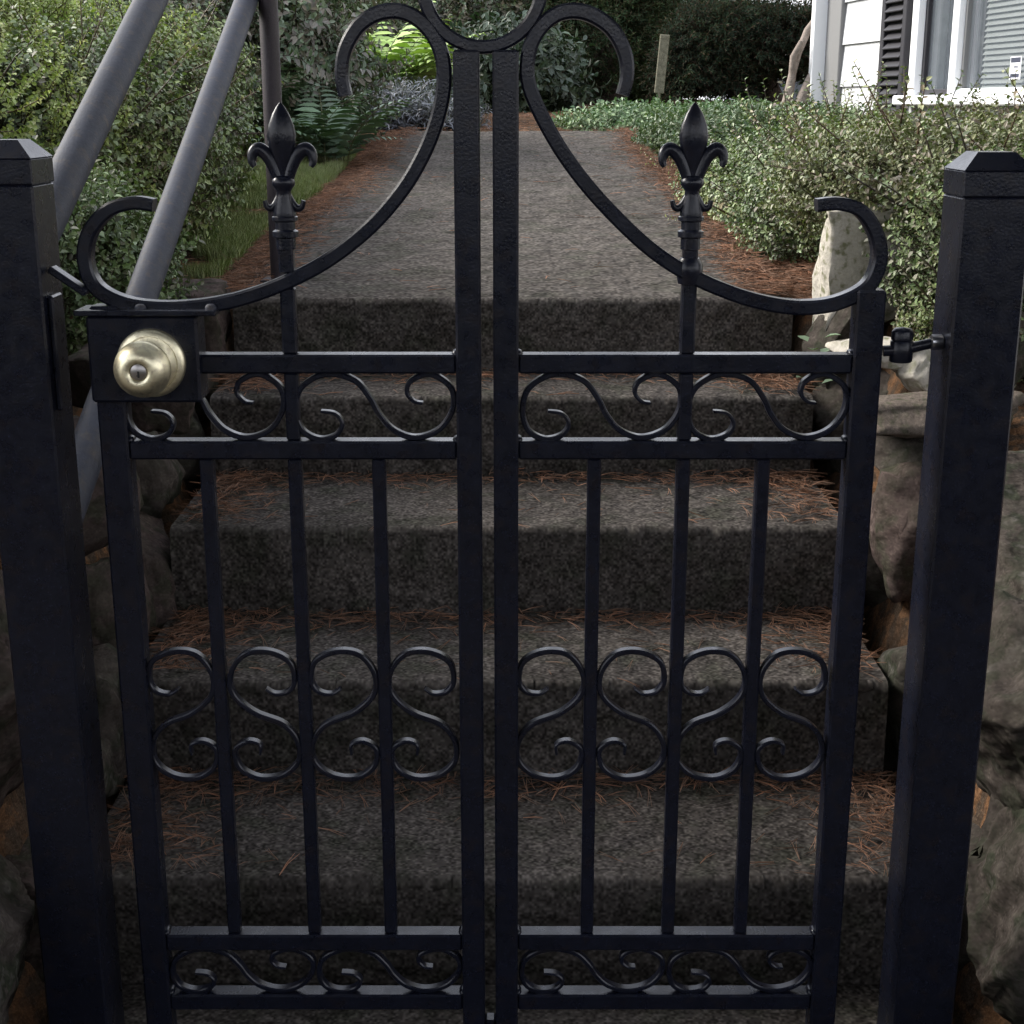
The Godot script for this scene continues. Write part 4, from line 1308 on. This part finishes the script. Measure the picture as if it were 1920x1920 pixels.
	for q in [["dark green fern spreading over the path edge", -0.68, -3.95, 16, fr, 1.0, 12], ["dark fern tucked behind the fern at the path edge", -0.98, -4.25, 14, fr, 1.05, 13], ["small dark fern beside the blue-grey ground cover", -0.95, -5.2, 12, fr, 0.8, 15], ["bright yellow-green fern glowing against the dark trees", -0.68, -6.1, 50, fy, 1.3, 14]]:
		var p: Vector3 = g.call(q[1], q[2])
		var t := thing("fern", q[0], "fern", p)
		var R := RandomNumberGenerator.new()
		R.seed = q[6]
		for k in int(q[3]):
			var o := part("frond", q[4][k % 3], M.leaf, t, Vector3(R.randfn() * 0.03, 0, R.randfn() * 0.03))
			o.basis = Basis(Vector3.UP, TAU * k / float(q[3]) + R.randfn() * 0.3) * Basis(Vector3(0, 0, 1), R.randf_range(-0.55, 0.15)).scaled(Vector3.ONE * float(q[5]) * R.randf_range(0.75, 1.15))
	# --- trees behind the garden
	tree("clipped_tree", "dark clipped evergreen with a flat top beside the white house", g.call(1.62, -7.9), [0.07, 0.5], [
		[Vector3(-0.15, 0.375, 0), Vector3(0.44, 0.145, 0.4)], [Vector3(-0.40, 0.14, 0), Vector3(0.26, 0.2, 0.35)]], 8000, yew, [Color(0.8, 0.8, 0.9), W, Color(1.3, 1.35, 1.2)], 20, {"hard": true, "lumpy": 0.10, "gap": -0.6, "inner": 0.75, "floor": 0.06, "mat": "dull_leaf"})
	tree("conifer", "tall black-green conifer overhanging the end of the path", g.call(0.62, -8.6), [0.10, 1.7], [
		[Vector3(-0.05, 0.50, 0), Vector3(0.42, 0.45, 0.45)], [Vector3(0.05, 1.0, 0), Vector3(0.5, 0.45, 0.5)], [Vector3(0.0, 1.5, 0), Vector3(0.3, 0.4, 0.3)]],
		6500, yew, [Color(1.2, 1.4, 1.3), Color(1.5, 1.7, 1.5), Color(1.9, 2.2, 1.7)], 21, {"floor": 0.05, "mat": "dull_leaf"})
	var far := [
		[-2.9, -6.6, 2.2, 0.9, "broad"], [-1.7, -8.0, 2.4, 0.9, "mid"], [-0.55, -9.0, 2.3, 0.75, "mid"], [0.15, -10.2, 2.6, 0.7, "broad"], [0.95, -9.5, 2.0, 0.45, "mid"], [-3.9, -8.8, 3.0, 1.2, "broad"], [-2.5, -10.5, 3.0, 1.2, "broad"], [-1.2, -11.2, 2.9, 1.1, "broad"], [3.6, -10.4, 2.6, 1.0, "broad"],
	]
	var names := ["dark broad-leaved tree behind the tall grey-green shrub", "mid-green tree rising over the ferns", "leafy green tree behind the bright yellow fern", "dark tree closing the view at the end of the path", "dark tree behind the clipped evergreen", "large dark tree at the far corner of the garden", "large dark tree behind the mid-green tree", "large dark tree behind the leafy green tree", "dark tree standing behind the house"]
	for i in far.size():
		var q: Array = far[i]
		var h: float = q[2] * 0.46
		var r: float = q[3]
		var bl := [[Vector3(0, h * 0.30, 0), Vector3(r, h * 0.30, r)], [Vector3(r * 0.35, h * 0.62, 0.1), Vector3(r * 0.8, h * 0.30, r * 0.8)], [Vector3(-r * 0.4, h * 0.55, -0.1), Vector3(r * 0.8, h * 0.3, r * 0.8)], [Vector3(0, h * 0.88, 0), Vector3(r * 0.6, h * 0.22, r * 0.6)]]
		tree("tree", names[i], g.call(q[0], q[1]), [0.09, h * 0.8], bl, 3600, broad if q[4] == "broad" else mid, [Color(0.7, 0.8, 0.85), W, Color(1.4, 1.35, 1.2)], 30 + i, {"gap": -0.42})
	# trees and a hedge outside the picture: they keep the gate and the lower steps in shade
	var big := {"gap": -0.22, "lump": 0.7, "scale": 2.2, "inner": 0.3}
	tree("street_tree", "spreading street tree that overhangs the footway", Vector3(-1.7, 0, 3.4), [0.2, 4.2], [
		[Vector3(1.7, 2.55, -2.9), Vector3(2.1, 0.38, 1.6)], [Vector3(1.6, 2.75, -1.2), Vector3(2.0, 0.5, 1.4)], [Vector3(2.0, 3.9, -0.6), Vector3(2.2, 0.9, 1.8)], [Vector3(0.2, 3.6, 0.2), Vector3(1.3, 0.8, 1.2)], [Vector3(3.6, 3.7, -1.0), Vector3(1.8, 0.9, 2.0)]],
		12000, broad, [Color(0.8, 0.8, 0.8), W], 50, {"gap": -0.4, "lump": 0.7, "scale": 2.0, "inner": 0.3})
	shrub("laurel_hedge", "dark laurel hedge across the footway from the gate", "hedge", Vector3(0, 0, 4.0), [
		[Vector3(-4, 0.45, 0), Vector3(2.4, 0.7, 0.6)], [Vector3(0, 0.45, 0), Vector3(2.4, 0.7, 0.6)], [Vector3(4, 0.45, 0), Vector3(2.4, 0.7, 0.6)]],
		6000, broad, [Color(0.8, 0.8, 0.8), W], 51, {"gap": -0.7, "lump": 0.7, "scale": 2.2, "inner": 0.3, "hard": true, "lumpy": 0.15, "stem": 0.03})
	# weed at the top of the blocks
	var wd := thing("weed", "pale round-leaved weed growing between the blocks and the top step", "weed", Vector3(0.615, 0.70, -1.26))
	for k in 9:
		var mb := MB.new()
		var a := k * 2.4
		mb.col = Color(0.13, 0.19, 0.11) * (0.8 + 0.05 * k)
		var d := Vector3(cos(a), 0.35, sin(a)).normalized()
		leaf_into(mb, Vector3(cos(a), 0, sin(a)) * 0.02, d, Vector3.UP, 0.034, 0.024, 0.12)
		part("leaf", mb.mesh(), M.leaf, wd, Vector3(0, -0.02 + 0.012 * k, 0))

func build_litter() -> void:
	var R := RandomNumberGenerator.new()
	R.seed = 4
	# pine needles
	var mb := MB.new()
	for s in 2:
		mb.col = Color(1, 1, 1)
		var a := s * 0.09 - 0.05
		var p := [Vector3.ZERO, Vector3(0.026 * cos(a), 0.002, 0.026 * sin(a) + 0.002), Vector3(0.052 * cos(a * 1.6), 0.001, 0.052 * sin(a * 1.6) + 0.007)]
		tube(mb, p, [0.0006, 0.0006, 0.0003], 3, false)
	var nm := mb.mesh()
	var xf := []
	var co := []
	var put := func(x: float, z: float, lift: float) -> void:
		var y := ground_y(x, z) + 0.004 + lift
		var b := Basis(Vector3.UP, R.randf() * TAU) * Basis(Vector3(0, 0, 1), R.randfn() * 0.12)
		xf.append(Transform3D(b.scaled_local(Vector3.ONE * R.randf_range(0.4, 1.05)), Vector3(x, y, z)))
		var c := Color(0.30, 0.150, 0.090).lerp(Color(0.17, 0.115, 0.085), pow(R.randf(), 0.8))
		co.append(c * R.randf_range(0.5, 1.35))
	# drifted along both path edges
	for i in 19000:
		var z := lerpf(-1.5, -5.2, pow(R.randf(), 1.25))
		put.call(path_r(z) - 0.02 + absf(R.randfn()) * 0.075 * (1.0 if R.randf() < 0.65 else -0.8) + 0.05, z, R.randf() * 0.012)
	for i in 10000:
		var z := lerpf(-1.5, -5.3, R.randf())
		put.call(path_l(z) - 0.02 - absf(R.randfn()) * 0.075 * (1.0 if R.randf() < 0.65 else -0.7), z, R.randf() * 0.01)
	for i in 160:
		put.call(R.randf_range(-0.5, 0.55), R.randf_range(-5.1, -1.55), 0.0)
	for i in 3000:      # the bare strip beyond the path
		put.call(R.randf_range(-0.4, 0.9), R.randf_range(-6.6, -5.1), R.randf() * 0.01)
	# caught at the back of each tread and in its corners
	for k in 4:
		var zb: float = STEP_Z[k + 1]
		var zf: float = STEP_Z[k]
		for i in 460:
			put.call(R.randf_range(-0.60, 0.60), minf(zb + absf(R.randfn()) * 0.045 + 0.012, zf - 0.01), R.randf() * 0.01)
		for i in 720:
			var s := -1.0 if R.randf() < 0.55 else 1.0
			put.call(s * (0.60 - absf(R.randfn()) * 0.07), lerpf(zb + 0.01, zf - 0.03, pow(R.randf(), 1.4)), R.randf() * 0.012)
		for i in 80:
			put.call(R.randf_range(-0.6, 0.6), R.randf_range(zb, zf), 0.0)
	var o := multi("pine_needles", nm, M.needle, self, xf, co)
	tag(o, "orange-brown pine needles drifted along the path and steps", "needles", "", "stuff")
	# grass verge left of the path
	mb = MB.new()
	for s in 5:
		var a := s * 1.9
		var b := Vector3(cos(a), 0, sin(a)) * 0.008
		mb.col = Color(1, 1, 1) * (0.8 + 0.08 * s)
		var lean := Vector3(cos(a + 0.6), 0, sin(a + 0.6)) * 0.025
		var side := Vector3(-sin(a), 0, cos(a)) * 0.002
		var n := Vector3(cos(a), 0.3, sin(a)).normalized()
		mb.quad(b - side, b + side, b + lean * 0.4 + side * 0.7 + Vector3(0, 0.03, 0), b + lean * 0.4 - side * 0.7 + Vector3(0, 0.03, 0), n, n, n, n)
		mb.tri(b + lean * 0.4 - side * 0.7 + Vector3(0, 0.03, 0), b + lean * 0.4 + side * 0.7 + Vector3(0, 0.03, 0), b + lean + Vector3(0, 0.055, 0), n, n, n)
	xf = []
	co = []
	for i in 15000:
		var z := R.randf_range(-4.3, -1.75)
		var x := path_l(z) - 0.10 - absf(R.randfn()) * 0.16
		if x < -1.2: continue
		if land_noise.get_noise_2d(x * 90, z * 90) < -0.18: continue
		xf.append(Transform3D(Basis(Vector3.UP, R.randf() * TAU).scaled(Vector3.ONE * R.randf_range(0.4, 0.8)), Vector3(x, land(x, z), z)))
		co.append(Color(0.17, 0.24, 0.075).lerp(Color(0.24, 0.25, 0.10), R.randf()) * R.randf_range(0.8, 1.2))
	o = multi("grass", mb.mesh(), M.leaf, self, xf, co)
	tag(o, "short green grass on the verge beside the path", "grass", "", "stuff")

# ------------------------------------------------------------------ scene
func _ready() -> void:
	rng.seed = 1
	land_noise.seed = 2
	land_noise.frequency = 0.02
	land_noise.fractal_octaves = 4
	var cam := Camera3D.new()
	cam.name = "camera"
	add_child(cam)
	cam.position = Vector3(0, 1.235, 1.65)
	cam.rotation_degrees = Vector3(-15.9, 0, 0)
	cam.fov = 39.2
	cam.near = 0.05
	cam.far = 1500.0
	cam.current = true
	var env := Environment.new()
	env.background_mode = Environment.BG_SKY
	var sm := ProceduralSkyMaterial.new()
	sm.sky_top_color = Color(0.655, 0.675, 0.72)
	sm.sky_horizon_color = Color(0.80, 0.80, 0.81)
	sm.sky_curve = 0.2
	sm.ground_bottom_color = Color(0.12, 0.11, 0.10)
	sm.ground_horizon_color = Color(0.3, 0.3, 0.3)
	sm.sun_angle_max = 1.0
	var sky := Sky.new()
	sky.sky_material = sm
	env.sky = sky
	env.background_energy_multiplier = 1.0
	env.tonemap_mode = Environment.TONE_MAPPER_LINEAR
	env.tonemap_exposure = 4.8
	env.sdfgi_enabled = true
	env.ssao_enabled = true
	env.ssil_enabled = true
	var we := WorldEnvironment.new()
	we.environment = env
	add_child(we)
	var sun := DirectionalLight3D.new()
	sun.name = "sun"
	add_child(sun)
	sun.rotation_degrees = Vector3(-33, -112, 0)
	sun.light_energy = 0.5
	sun.light_angular_distance = 25.0
	sun.light_color = Color(1.0, 0.98, 0.95)
	sun.shadow_enabled = true
	make_materials()
	print("materials")
	build_land()
	build_steps()
	build_walls()
	build_house()
	print("structure")
	build_gate()
	build_posts()
	build_handrail()
	build_yard_things()
	print("things")
	build_plants()
	print("plants")
	build_litter()
	print("done")
